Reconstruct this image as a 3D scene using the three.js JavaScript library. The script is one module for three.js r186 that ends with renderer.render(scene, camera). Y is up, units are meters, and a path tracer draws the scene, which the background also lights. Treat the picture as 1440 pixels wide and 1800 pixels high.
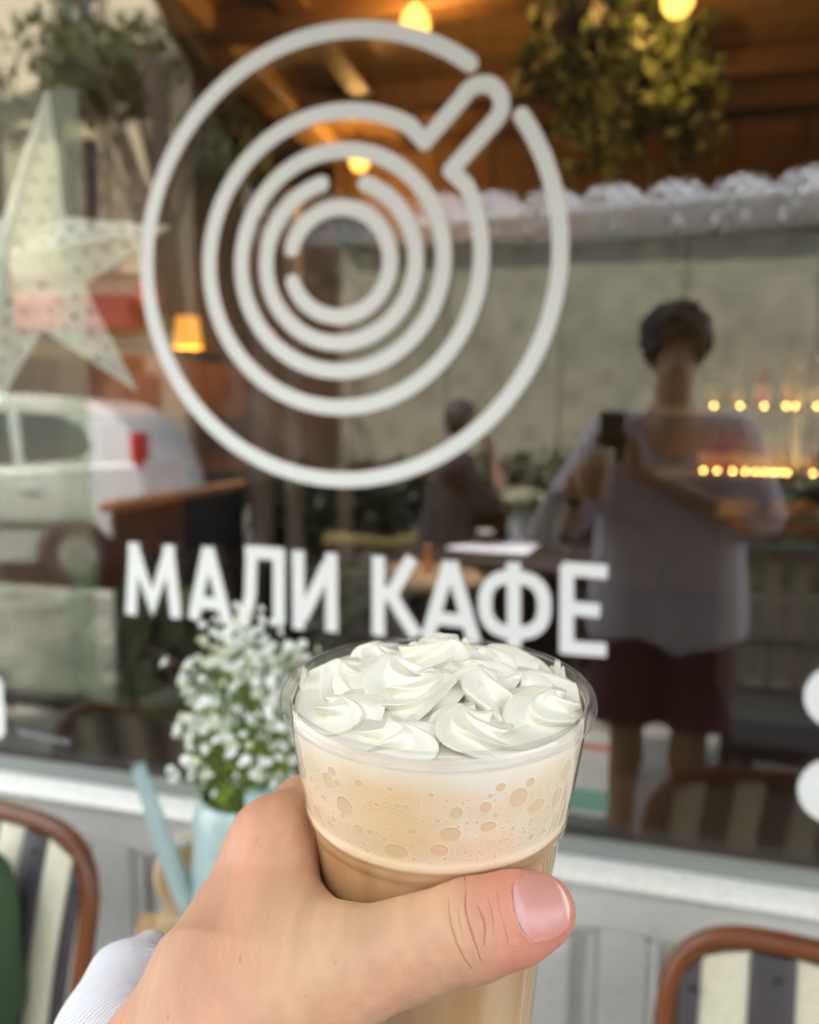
import * as THREE from 'three';
import { mergeGeometries, toCreasedNormals } from 'three/addons/utils/BufferGeometryUtils.js';
import { RoundedBoxGeometry } from 'three/addons/geometries/RoundedBoxGeometry.js';
import { RectAreaLightUniformsLib } from 'three/addons/lights/RectAreaLightUniformsLib.js';
RectAreaLightUniformsLib.init();

// ------------------------------------------------------------------ camera, sky, sun, exposure
const scene = new THREE.Scene();
const camera = new THREE.PerspectiveCamera(66.11, 0.8, 0.012, 200);
const CAM = new THREE.Vector3(0, 1.48, 1.15);
camera.position.copy(CAM);
camera.rotation.set(-6.9 * Math.PI / 180, 14.7 * Math.PI / 180, 0.6 * Math.PI / 180, 'YXZ');
camera.focus = 0.212;
camera.userData.fStop = 8.5;
camera.updateMatrixWorld(true);

const renderer = new THREE.WebGLRenderer();
renderer.toneMapping = THREE.LinearToneMapping;
renderer.toneMappingExposure = 5.2;
renderer.shadowMap.enabled = true;

const SUN_DIR = new THREE.Vector3(-0.45, 0.80, -0.40).normalize();   // stands behind the cafe, over its roof
{
  const W = 256, H = 128, a = new Float32Array(W * H * 4);
  for (let j = 0; j < H; j++) for (let i = 0; i < W; i++) {
    const up = ((j + 0.5) / H - 0.5) * Math.PI, s = Math.max(0, Math.sin(up));
    const k = 1 - 0.35 * s, o = (j * W + i) * 4;             // bright hazy sky, a little paler towards the horizon
    a[o] = 0.90 * k; a[o + 1] = 0.97 * k; a[o + 2] = 1.06 * k; a[o + 3] = 1;
  }
  const sky = new THREE.DataTexture(a, W, H, THREE.RGBAFormat, THREE.FloatType);
  sky.mapping = THREE.EquirectangularReflectionMapping; sky.magFilter = THREE.LinearFilter; sky.needsUpdate = true;
  scene.background = sky; scene.environment = sky;
}
const sun = new THREE.DirectionalLight(new THREE.Color(1, 0.94, 0.84), 3.6);
sun.position.copy(SUN_DIR).multiplyScalar(40); sun.castShadow = true; sun.shadow.radius = 3;
Object.assign(sun.shadow.camera, { left: -25, right: 25, top: 25, bottom: -25, near: 1, far: 90 });
sun.name = 'sun'; scene.add(sun); scene.add(sun.target);

// ------------------------------------------------------------------ helpers
const V = (x, y, z) => new THREE.Vector3(x, y, z);
const R = (d) => d * Math.PI / 180;
function mulberry(s) { return () => { s = (s + 0x6d2b79f5) | 0; let t = Math.imul(s ^ (s >>> 15), 1 | s); t = (t + Math.imul(t ^ (t >>> 7), 61 | t)) ^ t; return ((t ^ (t >>> 14)) >>> 0) / 4294967296; }; }
const rnd = mulberry(71);
const FPX = 900 / Math.tan(R(66.11 / 2));
function ray(px, py) { return V((px - 720) / FPX, -(py - 900) / FPX, -1).applyQuaternion(camera.quaternion); }   // a photo pixel is a direction
const atD = (px, py, d) => ray(px, py).multiplyScalar(d).add(CAM);
const atZ = (px, py, z) => { const r = ray(px, py); return r.multiplyScalar((z - CAM.z) / r.z).add(CAM); };
const atY = (px, py, y) => { const r = ray(px, py); return r.multiplyScalar((y - CAM.y) / r.y).add(CAM); };
const taken = new Map();
function numbered(n) { const k = taken.get(n) ?? 0; taken.set(n, k + 1); return k ? n + '_' + String(k).padStart(3, '0') : n; }
function tag(o, label, category, group) { o.userData.label = label; o.userData.category = category; if (group) o.userData.group = group; return o; }
function thing(name, label, category, pos = V(0, 0, 0), turn = 0, group) {
  const o = new THREE.Group(); o.name = numbered(name); o.position.copy(pos); o.rotation.y = turn; scene.add(o);
  return tag(o, label, category, group);
}
function part(name, g, m, parent = scene) {
  const o = new THREE.Mesh(g, m); o.name = parent === scene ? numbered(name) : name; o.castShadow = o.receiveShadow = true; parent.add(o); return o;
}
function struct(name, g, m) { const o = part(name, g, m); o.userData.kind = 'structure'; return o; }
function copyOf(o, pos, turn = 0, label) { const c = o.clone(); c.name = numbered(o.name.replace(/_\d{3}$/, '')); c.userData = { ...o.userData }; if (label) c.userData.label = label; c.position.copy(pos); c.rotation.y = turn; scene.add(c); return c; }
const bx = (w, h, d, x = 0, y = 0, z = 0) => new THREE.BoxGeometry(w, h, d).translate(x, y, z);
const rb = (w, h, d, r, x = 0, y = 0, z = 0) => new RoundedBoxGeometry(w, h, d, 3, r).translate(x, y, z);
const cyl = (r0, r1, h, x = 0, y = 0, z = 0, n = 24) => new THREE.CylinderGeometry(r0, r1, h, n).translate(x, y, z);
const lathe = (pts, n = 48) => new THREE.LatheGeometry(pts.map(([r, y]) => new THREE.Vector2(r, y)), n);
const curve = (pts, closed = false) => new THREE.CatmullRomCurve3(pts, closed, 'centripetal');
const tube = (pts, r, seg = 40, n = 10, closed = false) => new THREE.TubeGeometry(Array.isArray(pts) ? curve(pts, closed) : pts, seg, r, n, closed);
function merge(list) { const all = list.map((g) => { const c = g.index ? g.toNonIndexed() : g.clone(); for (const k of Object.keys(c.attributes)) if (!['position', 'normal', 'uv'].includes(k)) c.deleteAttribute(k); if (!c.attributes.uv) c.setAttribute('uv', new THREE.BufferAttribute(new Float32Array(c.attributes.position.count * 2), 2)); if (!c.attributes.normal) c.computeVertexNormals(); return c; }); return mergeGeometries(all); }
const lin = (r, g, b) => new THREE.Color().setRGB(r, g, b);
const std = (c, roughness = 0.7, o = {}) => new THREE.MeshStandardMaterial({ color: c, roughness, ...o });
const phys = (c, o = {}) => new THREE.MeshPhysicalMaterial({ color: c, ...o });
// tileable value noise
function noiseGrid(n, seed) { const r = mulberry(seed), g = new Float32Array(n * n); for (let i = 0; i < n * n; i++) g[i] = r(); return (u, v) => { u = ((u % 1) + 1) % 1 * n; v = ((v % 1) + 1) % 1 * n; const x = Math.floor(u), y = Math.floor(v), s = u - x, t = v - y, a = s * s * (3 - 2 * s), b = t * t * (3 - 2 * t), X = (x + 1) % n, Y = (y + 1) % n; return (g[y * n + x] * (1 - a) + g[y * n + X] * a) * (1 - b) + (g[Y * n + x] * (1 - a) + g[Y * n + X] * a) * b; }; }
function fbm(seed, base = 4, oct = 5) { const gs = []; for (let i = 0; i < oct; i++) gs.push(noiseGrid(base << i, seed + i * 17)); return (u, v) => { let s = 0, a = 0.5, t = 0; for (const g of gs) { s += a * g(u, v); t += a; a *= 0.5; } return s / t; }; }
function tex(w, h, f, srgb = false, repeat) {
  const a = new Uint8Array(w * h * 4);
  for (let j = 0; j < h; j++) for (let i = 0; i < w; i++) { const c = f((i + 0.5) / w, (j + 0.5) / h), o = (j * w + i) * 4; if (typeof c === 'number') a[o] = a[o + 1] = a[o + 2] = Math.max(0, Math.min(255, c * 255)); else for (let k = 0; k < 3; k++) a[o + k] = Math.max(0, Math.min(255, c[k] * 255)); a[o + 3] = 255; }
  const t = new THREE.DataTexture(a, w, h); t.magFilter = t.minFilter = THREE.LinearFilter; t.wrapS = t.wrapT = THREE.RepeatWrapping; if (srgb) t.colorSpace = THREE.SRGBColorSpace; if (repeat) t.repeat.set(...repeat); t.needsUpdate = true; return t;
}
// uv in metres by the face's own direction
function boxUV(g, s = 1) {
  g = g.index ? g.toNonIndexed() : g; const p = g.attributes.position, n = g.attributes.normal, uv = new Float32Array(p.count * 2);
  for (let i = 0; i < p.count; i++) { const x = Math.abs(n.getX(i)), y = Math.abs(n.getY(i)), z = Math.abs(n.getZ(i)); const [a, b] = y > x && y > z ? [p.getX(i), p.getZ(i)] : x > z ? [p.getZ(i), p.getY(i)] : [p.getX(i), p.getY(i)]; uv[i * 2] = a / s; uv[i * 2 + 1] = b / s; }
  g.setAttribute('uv', new THREE.BufferAttribute(uv, 2)); return g;
}
// ---- signed distance shapes and a surface-nets mesher
const smin = (a, b, k) => { const h = Math.max(k - Math.abs(a - b), 0) / k; return Math.min(a, b) - h * h * k * 0.25; };
function cone(a, b, ra, rb2) {   // capsule that tapers from ra at a to rb2 at b
  const bx_ = b.x - a.x, by = b.y - a.y, bz = b.z - a.z, l2 = bx_ * bx_ + by * by + bz * bz || 1e-12;
  return (x, y, z) => { const px = x - a.x, py = y - a.y, pz = z - a.z, t = Math.max(0, Math.min(1, (px * bx_ + py * by + pz * bz) / l2)), dx = px - bx_ * t, dy = py - by * t, dz = pz - bz * t; return Math.sqrt(dx * dx + dy * dy + dz * dz) - (ra + (rb2 - ra) * t); };
}
const ell = (c, rx, ry, rz) => (x, y, z) => { const X = (x - c.x) / rx, Y = (y - c.y) / ry, Z = (z - c.z) / rz, k0 = Math.sqrt(X * X + Y * Y + Z * Z), k1 = Math.sqrt((X / rx) ** 2 + (Y / ry) ** 2 + (Z / rz) ** 2); return k1 > 1e-9 ? k0 * (k0 - 1) / k1 : -Math.min(rx, ry, rz); };
const union = (list, k) => (x, y, z) => { let d = 1e9; for (const f of list) d = smin(d, f(x, y, z), k); return d; };
function chain(pts) { const out = []; for (let i = 0; i + 1 < pts.length; i++) out.push(cone(pts[i][0], pts[i + 1][0], pts[i][1], pts[i + 1][1])); return out; }
function nets(f, lo, hi, h) {
  const nx = Math.ceil((hi.x - lo.x) / h) + 1, ny = Math.ceil((hi.y - lo.y) / h) + 1, nz = Math.ceil((hi.z - lo.z) / h) + 1, F = new Float32Array(nx * ny * nz), B = 6, reach = B * h * 1.1;
  for (let k = 0; k < nz; k += B) for (let j = 0; j < ny; j += B) for (let i = 0; i < nx; i += B) {
    const c = f(lo.x + (i + B / 2) * h, lo.y + (j + B / 2) * h, lo.z + (k + B / 2) * h), far = Math.abs(c) > reach;
    for (let z = k; z < Math.min(k + B, nz); z++) for (let y = j; y < Math.min(j + B, ny); y++) for (let x = i; x < Math.min(i + B, nx); x++) F[(z * ny + y) * nx + x] = far ? c : f(lo.x + x * h, lo.y + y * h, lo.z + z * h);
  }
  const id = new Int32Array(nx * ny * nz).fill(-1), pos = [], idx = [], E = [[0, 1], [0, 2], [0, 4], [1, 3], [1, 5], [2, 3], [2, 6], [3, 7], [4, 5], [4, 6], [5, 7], [6, 7]], off = [0, 1, nx, nx + 1, nx * ny, nx * ny + 1, nx * ny + nx, nx * ny + nx + 1];
  for (let z = 0; z < nz - 1; z++) for (let y = 0; y < ny - 1; y++) for (let x = 0; x < nx - 1; x++) {
    const o = (z * ny + y) * nx + x; let m = 0; for (let c = 0; c < 8; c++) if (F[o + off[c]] < 0) m |= 1 << c;
    if (m === 0 || m === 255) continue;
    let sx = 0, sy = 0, sz = 0, n = 0;
    for (const [a, b] of E) { const fa = F[o + off[a]], fb = F[o + off[b]]; if ((fa < 0) === (fb < 0)) continue; const t = fa / (fa - fb); sx += (a & 1) + ((b & 1) - (a & 1)) * t; sy += ((a >> 1) & 1) + (((b >> 1) & 1) - ((a >> 1) & 1)) * t; sz += (a >> 2) + ((b >> 2) - (a >> 2)) * t; n++; }
    id[o] = pos.length / 3; pos.push(lo.x + (x + sx / n) * h, lo.y + (y + sy / n) * h, lo.z + (z + sz / n) * h);
  }
  const quad = (a, b, c, d, flip) => { if (a < 0 || b < 0 || c < 0 || d < 0) return; if (flip) idx.push(a, c, b, a, d, c); else idx.push(a, b, c, a, c, d); };
  for (let z = 1; z < nz - 1; z++) for (let y = 1; y < ny - 1; y++) for (let x = 1; x < nx - 1; x++) {
    const o = (z * ny + y) * nx + x, s = F[o] < 0;
    if (s !== F[o + 1] < 0) quad(id[o - nx - nx * ny], id[o - nx * ny], id[o], id[o - nx], !s);
    if (s !== F[o + nx] < 0) quad(id[o - 1 - nx * ny], id[o - 1], id[o], id[o - nx * ny], !s);
    if (s !== F[o + nx * ny] < 0) quad(id[o - 1 - nx], id[o - nx], id[o], id[o - 1], !s);
  }
  const P = new Float32Array(pos), N = new Float32Array(pos.length), e = h * 0.5;
  for (let i = 0; i < P.length; i += 3) {
    for (let it = 0; it < 2; it++) { const x = P[i], y = P[i + 1], z = P[i + 2], d = f(x, y, z), gx = f(x + e, y, z) - f(x - e, y, z), gy = f(x, y + e, z) - f(x, y - e, z), gz = f(x, y, z + e) - f(x, y, z - e), l = Math.hypot(gx, gy, gz) || 1; N[i] = gx / l; N[i + 1] = gy / l; N[i + 2] = gz / l; if (it === 0) { const s = Math.max(-h, Math.min(h, d)) * 0.9; P[i] -= N[i] * s; P[i + 1] -= N[i + 1] * s; P[i + 2] -= N[i + 2] * s; } }
  }
  const g = new THREE.BufferGeometry(); g.setAttribute('position', new THREE.BufferAttribute(P, 3)); g.setAttribute('normal', new THREE.BufferAttribute(N, 3)); g.setAttribute('uv', new THREE.BufferAttribute(new Float32Array(P.length / 3 * 2), 2)); g.setIndex(idx); return g;
}
// a stroke of even width along a flat polyline, as one outline
function strokeShape(pts, w, cap = 'round') {
  const L = [], Rr = [], n = pts.length, hw = w / 2, dir = (a, b) => { const x = b[0] - a[0], y = b[1] - a[1], l = Math.hypot(x, y) || 1; return [x / l, y / l]; };
  for (let i = 0; i < n; i++) {
    const d0 = i ? dir(pts[i - 1], pts[i]) : dir(pts[0], pts[1]), d1 = i < n - 1 ? dir(pts[i], pts[i + 1]) : d0; let tx = d0[0] + d1[0], ty = d0[1] + d1[1]; const l = Math.hypot(tx, ty) || 1; tx /= l; ty /= l; const m = hw / Math.max(0.45, tx * d0[0] + ty * d0[1]);
    L.push([pts[i][0] - ty * m, pts[i][1] + tx * m]); Rr.push([pts[i][0] + ty * m, pts[i][1] - tx * m]);
  }
  const capPts = (c, d, s) => { if (cap !== 'round') return []; const o = [], a0 = Math.atan2(d[1], d[0]) + Math.PI / 2 * s; for (let k = 1; k < 8; k++) { const a = a0 - s * Math.PI * k / 8; o.push([c[0] + Math.cos(a) * hw, c[1] + Math.sin(a) * hw]); } return o; };
  const out = [...L, ...capPts(pts[n - 1], dir(pts[n - 2], pts[n - 1]), 1), ...Rr.reverse(), ...capPts(pts[0], dir(pts[1], pts[0]), 1)];
  return new THREE.Shape(out.map(([x, y]) => new THREE.Vector2(x, y)));
}
const flat = (shape, z, depth = 0.0006) => new THREE.ExtrudeGeometry(shape, { depth, bevelEnabled: false, curveSegments: 24 }).translate(0, 0, z);
// ------------------------------------------------------------------ surfaces
const nA = fbm(3, 4, 6), nB = fbm(91, 8, 5), nC = fbm(45, 16, 4);
const T_grain = tex(512, 512, (u, v) => 0.5 + 0.5 * (nA(u * 12 % 1, v) - 0.5) * 1.6 + 0.25 * (nC(u * 6, v) - 0.5));
const T_rough = tex(512, 512, (u, v) => nB(u, v));
const paintTone = tex(512, 512, (u, v) => { const n = nA(u, v), m = nC(u * 2, v * 2), k = 0.93 + 0.07 * n - (m > 0.66 ? (m - 0.66) * 0.5 : 0); return [0.93 * k, 0.93 * k, 0.92 * k]; }, true);
const M = {
  paint: std(lin(0.90, 0.89, 0.87), 0.42, { map: paintTone, bumpMap: T_rough, bumpScale: 0.0012 }),
  sillPaint: std(lin(0.92, 0.91, 0.88), 0.5, { map: tex(512, 256, (u, v) => { const m = nC(u * 3, v * 3), n = nB(u, v); return m > 0.7 && n > 0.48 ? [0.62, 0.55, 0.46] : [0.97, 0.97, 0.95].map((c) => c * (0.95 + 0.05 * n)); }, true), bumpMap: T_rough, bumpScale: 0.004 }),
  bead: std(lin(0.25, 0.27, 0.25), 0.6),
  vinyl: std(lin(0.86, 0.86, 0.84), 0.55),
  pavement: std(lin(0.42, 0.40, 0.37), 0.9, { map: tex(512, 512, (u, v) => { const k = 0.72 + 0.5 * (nB(u, v) - 0.5) + 0.3 * (nC(u * 3, v * 3) - 0.5); return [k, k, k * 0.97]; }, true, [1, 1]), bumpMap: T_rough, bumpScale: 0.004 }),
  road: std(lin(0.085, 0.085, 0.085), 0.88, { map: tex(512, 512, (u, v) => { const k = 0.8 + 0.5 * (nB(u, v) - 0.5) + 0.5 * (nC(u * 4, v * 4) - 0.5); return [k, k, k]; }, true), bumpMap: T_rough, bumpScale: 0.01 }),
  kerb: std(lin(0.36, 0.35, 0.33), 0.9, { bumpMap: T_rough, bumpScale: 0.006 }),
  render: std(lin(0.42, 0.38, 0.30), 0.9, { bumpMap: T_rough, bumpScale: 0.006 }),
  awning: std(lin(0.032, 0.022, 0.017), 0.85, { bumpMap: T_grain, bumpScale: 0.001 }),
  ironDark: std(lin(0.03, 0.03, 0.032), 0.5, { metalness: 0.6 }),
};
M.paint.map.repeat.set(1.2, 1.2); M.sillPaint.map.repeat.set(1.6, 6);

// ------------------------------------------------------------------ ground
{
  const pv = boxUV(new THREE.PlaneGeometry(120, 4.3).rotateX(-Math.PI / 2).translate(0, 0, 2.15), 1.7);
  struct('pavement', pv, M.pavement);
  for (let i = 0; i < 14; i++) { const k = part('kerb_stone', rb(0.985, 0.3, 0.16, 0.015, -9.5 + i, -0.147, 4.38), M.kerb, i ? scene.getObjectByName('kerb') : (() => { const g = new THREE.Group(); g.name = 'kerb'; g.userData.kind = 'structure'; scene.add(g); return g; })()); k.name = 'kerb_stone'; }
  struct('road', boxUV(new THREE.PlaneGeometry(160, 4.1).rotateX(-Math.PI / 2).translate(0, -0.12, 6.51), 2.3), M.road);
  struct('far_pavement', boxUV(new THREE.BoxGeometry(160, 0.13, 40).translate(0, -0.065, 28.56), 1.9), M.pavement);
  struct('ground', boxUV(new THREE.PlaneGeometry(240, 240).rotateX(-Math.PI / 2).translate(0, -0.3, 0), 3), std(lin(0.2, 0.19, 0.17), 0.95));
}

// ------------------------------------------------------------------ the cafe: shell, shopfront, glass
const cafe = thing('cafe_building', 'cafe shopfront with white panelled timber front below a large window', 'building');
{
  const wallM = M.render;
  part('wall', merge([bx(3.2, 4.35, 0.3, -3.35, 2.175, -0.15), bx(6, 4.35, 0.3, 4.05, 2.175, -0.15), bx(2.8, 1.6, 0.3, -0.35, 3.55, -0.151)]), wallM, cafe);
  part('wall', merge([bx(0.25, 4.35, 5.2, -4.825, 2.175, -2.9), bx(0.25, 4.35, 5.2, 6.925, 2.175, -2.9), bx(12, 4.35, 0.25, 1.05, 2.175, -5.63)]), wallM, cafe);
  part('roof', bx(12.4, 0.3, 6.1, 1.05, 4.5, -2.8), std(lin(0.2, 0.12, 0.09), 0.9), cafe);
  const sf = new THREE.Group(); sf.name = 'shopfront'; cafe.add(sf);
  const x0 = -1.75, x1 = 1.05;
  part('backing_board', bx(2.8, 0.80, 0.12, -0.35, 0.4, -0.062), M.paint, sf);
  part('top_rail', boxUV(rb(2.8, 0.085, 0.034, 0.004, -0.35, 0.7725, 0.016), 0.5), M.paint, sf);
  part('bottom_rail', boxUV(rb(2.8, 0.16, 0.034, 0.004, -0.35, 0.08, 0.0163), 0.5), M.paint, sf);
  const stiles = [-1.69, -0.826, 0.037, 0.90];
  for (const s of stiles) part('stile', boxUV(rb(0.066, 0.569, 0.034, 0.004, s, 0.445, 0.016), 0.5), M.paint, sf);
  for (let i = 0; i < 3; i++) {
    const a = stiles[i] + 0.033, b = stiles[i + 1] - 0.033, w = b - a, cx = (a + b) / 2, y0 = 0.16, y1 = 0.7295, h = y1 - y0;
    const rect = (inset, z) => [V(a + inset, y0 + inset, z), V(b - inset, y0 + inset, z), V(b - inset, y1 - inset, z), V(a + inset, y1 - inset, z)];
    const path = new THREE.CurvePath(); const c = rect(0.009, 0.012); for (let k = 0; k < 4; k++) path.add(new THREE.LineCurve3(c[k], c[(k + 1) % 4]));
    const bars = [];
    for (let k = 0; k < 4; k++) { const p = c[k], q = c[(k + 1) % 4]; bars.push(new THREE.TubeGeometry(new THREE.LineCurve3(p, q), 1, 0.0105, 12)); }
    part('panel_moulding', merge(bars), M.paint, sf);
    const sh = new THREE.Shape([[-w / 2 + 0.062, -h / 2 + 0.062], [w / 2 - 0.062, -h / 2 + 0.062], [w / 2 - 0.062, h / 2 - 0.062], [-w / 2 + 0.062, h / 2 - 0.062]].map(([x, y]) => new THREE.Vector2(x, y)));
    part('raised_panel', boxUV(new THREE.ExtrudeGeometry(sh, { depth: 0.001, bevelThickness: 0.014, bevelSize: 0.024, bevelSegments: 3, bevelOffset: 0 }).translate(cx, (y0 + y1) / 2, 0.0055), 0.5), M.paint, sf);
  }
  // sill: sloped board with a rounded, chipped nose, its profile swept along x
  const prof = new THREE.Shape(); prof.moveTo(-0.01, 0.8155); prof.lineTo(-0.01, 0.8345); prof.lineTo(0.012, 0.8345); prof.lineTo(0.05, 0.829); prof.quadraticCurveTo(0.064, 0.8265, 0.064, 0.819); prof.quadraticCurveTo(0.063, 0.8155, 0.055, 0.8155);
  const sg = new THREE.ExtrudeGeometry(prof, { depth: 2.8, bevelEnabled: false, steps: 420 }).rotateY(-Math.PI / 2).scale(1, 1, 1);
  { const p = sg.attributes.position; for (let i = 0; i < p.count; i++) { const x = p.getX(i), y = p.getY(i), z = p.getZ(i); if (z > 0.03) { const w = (nC(x * 0.9 + 3, 0.3) - 0.5) * 0.005 + (nA(x * 0.3 + 5, 0.7) - 0.5) * 0.006; p.setZ(i, z + w); p.setY(i, y + w * 0.4); } } }
  sg.translate(1.05, 0, 0); sg.computeVertexNormals(); boxUV(sg, 0.6);
  const sgu = sg; part('sill', sgu, M.sillPaint, sf);
  part('glazing_bead', merge([bx(2.8, 0.02, 0.02, -0.35, 0.8455, 0.012), bx(0.02, 1.9, 0.02, x0 + 0.01, 1.81, 0.012), bx(0.02, 1.9, 0.02, x1 - 0.01, 1.81, 0.012), bx(2.8, 0.02, 0.02, -0.35, 2.745, 0.0125)]), M.bead, sf);
  const glass = phys(0xffffff, { transmission: 1, roughness: 0.0, thickness: 0, ior: 1.95, metalness: 0 });
  part('window_glass', bx(2.8, 1.93, 0.012, -0.35, 1.79, -0.006), glass, sf).castShadow = false;
  part('inner_sill', bx(2.8, 0.03, 0.24, -0.35, 0.825, -0.1305 - 0.006), std(lin(0.02, 0.016, 0.013), 0.6), sf);
  // awning over the terrace: sloped cloth on arms
  const aw = new THREE.Group(); aw.name = 'awning'; cafe.add(aw);
  const cloth = bx(3.9, 0.012, 1.52); cloth.rotateX(0.49).translate(0.75, 2.6, 0.655); part('awning_cloth', cloth, M.awning, aw);
  part('front_bar', new THREE.CylinderGeometry(0.028, 0.028, 3.9, 16).rotateZ(Math.PI / 2).translate(0.75, 2.245, 1.32), M.ironDark, aw);
  part('roller_box', rb(4.0, 0.16, 0.16, 0.02, 0.75, 3.01, 0.085), M.awning, aw);
  for (const x of [-1.1, 2.6]) part('awning_arm', tube([V(x, 2.8, 0.02), V(x, 2.5, 0.7), V(x, 2.245, 1.3)], 0.018, 12, 8), M.ironDark, aw);
}
// ------------------------------------------------------------------ the room behind the glass
const woodTone = (r, g, b, k = 0.35) => tex(512, 512, (u, v) => { const n = nA(u * 8, v), m = nC(u * 3, v * 0.5), s = 1 - k / 2 + k * (0.6 * n + 0.4 * m); return [r * s, g * s, b * s]; }, true);
M.ceilWood = std(lin(0.42, 0.27, 0.13), 0.5, { map: woodTone(0.95, 0.92, 0.85), bumpMap: T_grain, bumpScale: 0.001 });
M.beam = std(lin(0.20, 0.11, 0.05), 0.5, { map: woodTone(0.95, 0.92, 0.88) });
M.darkWood = std(lin(0.03, 0.021, 0.015), 0.55, { map: woodTone(1, 0.95, 0.9) });
M.midWood = std(lin(0.22, 0.13, 0.07), 0.55, { map: woodTone(1, 0.95, 0.9) });
M.wallDark = std(lin(0.17, 0.135, 0.10), 0.85, { bumpMap: T_rough, bumpScale: 0.004 });
{
  struct('cafe_floor', boxUV(bx(11.4, 0.15, 5.2, 1.05, 0.075, -2.9), 1), M.darkWood);
  const sw = struct('side_wall', merge([bx(0.1, 3.4, 5.2, -3.25, 1.85, -2.9)]), M.wallDark);
  struct('back_wall', boxUV(bx(11.4, 3.4, 0.1, 1.05, 1.85, -5.43), 1), M.wallDark);
  struct('inner_front_wall', merge([bx(1.5, 3.3, 0.04, -2.55, 1.8, -0.325), bx(5.5, 3.3, 0.04, 3.85, 1.8, -0.325), bx(2.9, 0.7, 0.04, -0.35, 3.1, -0.326), bx(2.8, 0.68, 0.04, -0.35, 0.49, -0.2)]), M.wallDark);
  struct('upper_ceiling', bx(11.4, 0.1, 5.2, 1.05, 3.6, -2.9), M.wallDark);
  const ceil = new THREE.Group(); ceil.name = 'ceiling'; ceil.userData.kind = 'structure'; scene.add(ceil);
  // boards run along x, each a plank of its own
  for (let i = 0; i < 9; i++) part('ceiling_plank', boxUV(rb(6.3, 0.03, 0.305, 0.006, 1.47, 3.035, -0.62 - i * 0.312), 0.8), M.ceilWood, ceil);
  for (const z of [-0.95, -1.78, -2.62]) part('ceiling_beam', boxUV(rb(6.3, 0.11, 0.13, 0.012, 1.47, 2.964, z), 0.8), M.beam, ceil);
  for (const x of [-1.2, -0.15, 0.95, 2.1]) part('ceiling_rib', boxUV(rb(0.11, 0.075, 2.85, 0.01, x, 2.9815, -1.86), 0.8), M.beam, ceil);
  part('ceiling_cornice', boxUV(rb(0.17, 0.10, 2.95, 0.02, -1.62, 2.968, -1.85), 0.8), M.ceilWood, ceil);
  // bulkhead of upright boards at the back of the ceiling
  for (let i = 0; i < 20; i++) part('bulkhead_board', boxUV(rb(0.305, 0.62, 0.03, 0.005, -1.5 + i * 0.312, 2.735, -3.36 + (i % 3) * 0.003), 0.8), M.midWood, ceil);
  part('bulkhead_rail', rb(6.3, 0.07, 0.06, 0.01, 1.47, 2.43, -3.35), M.darkWood, ceil);
  struct('rear_ceiling', bx(6.6, 0.06, 2.0, 1.3, 2.74, -4.4), M.wallDark);
}
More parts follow.
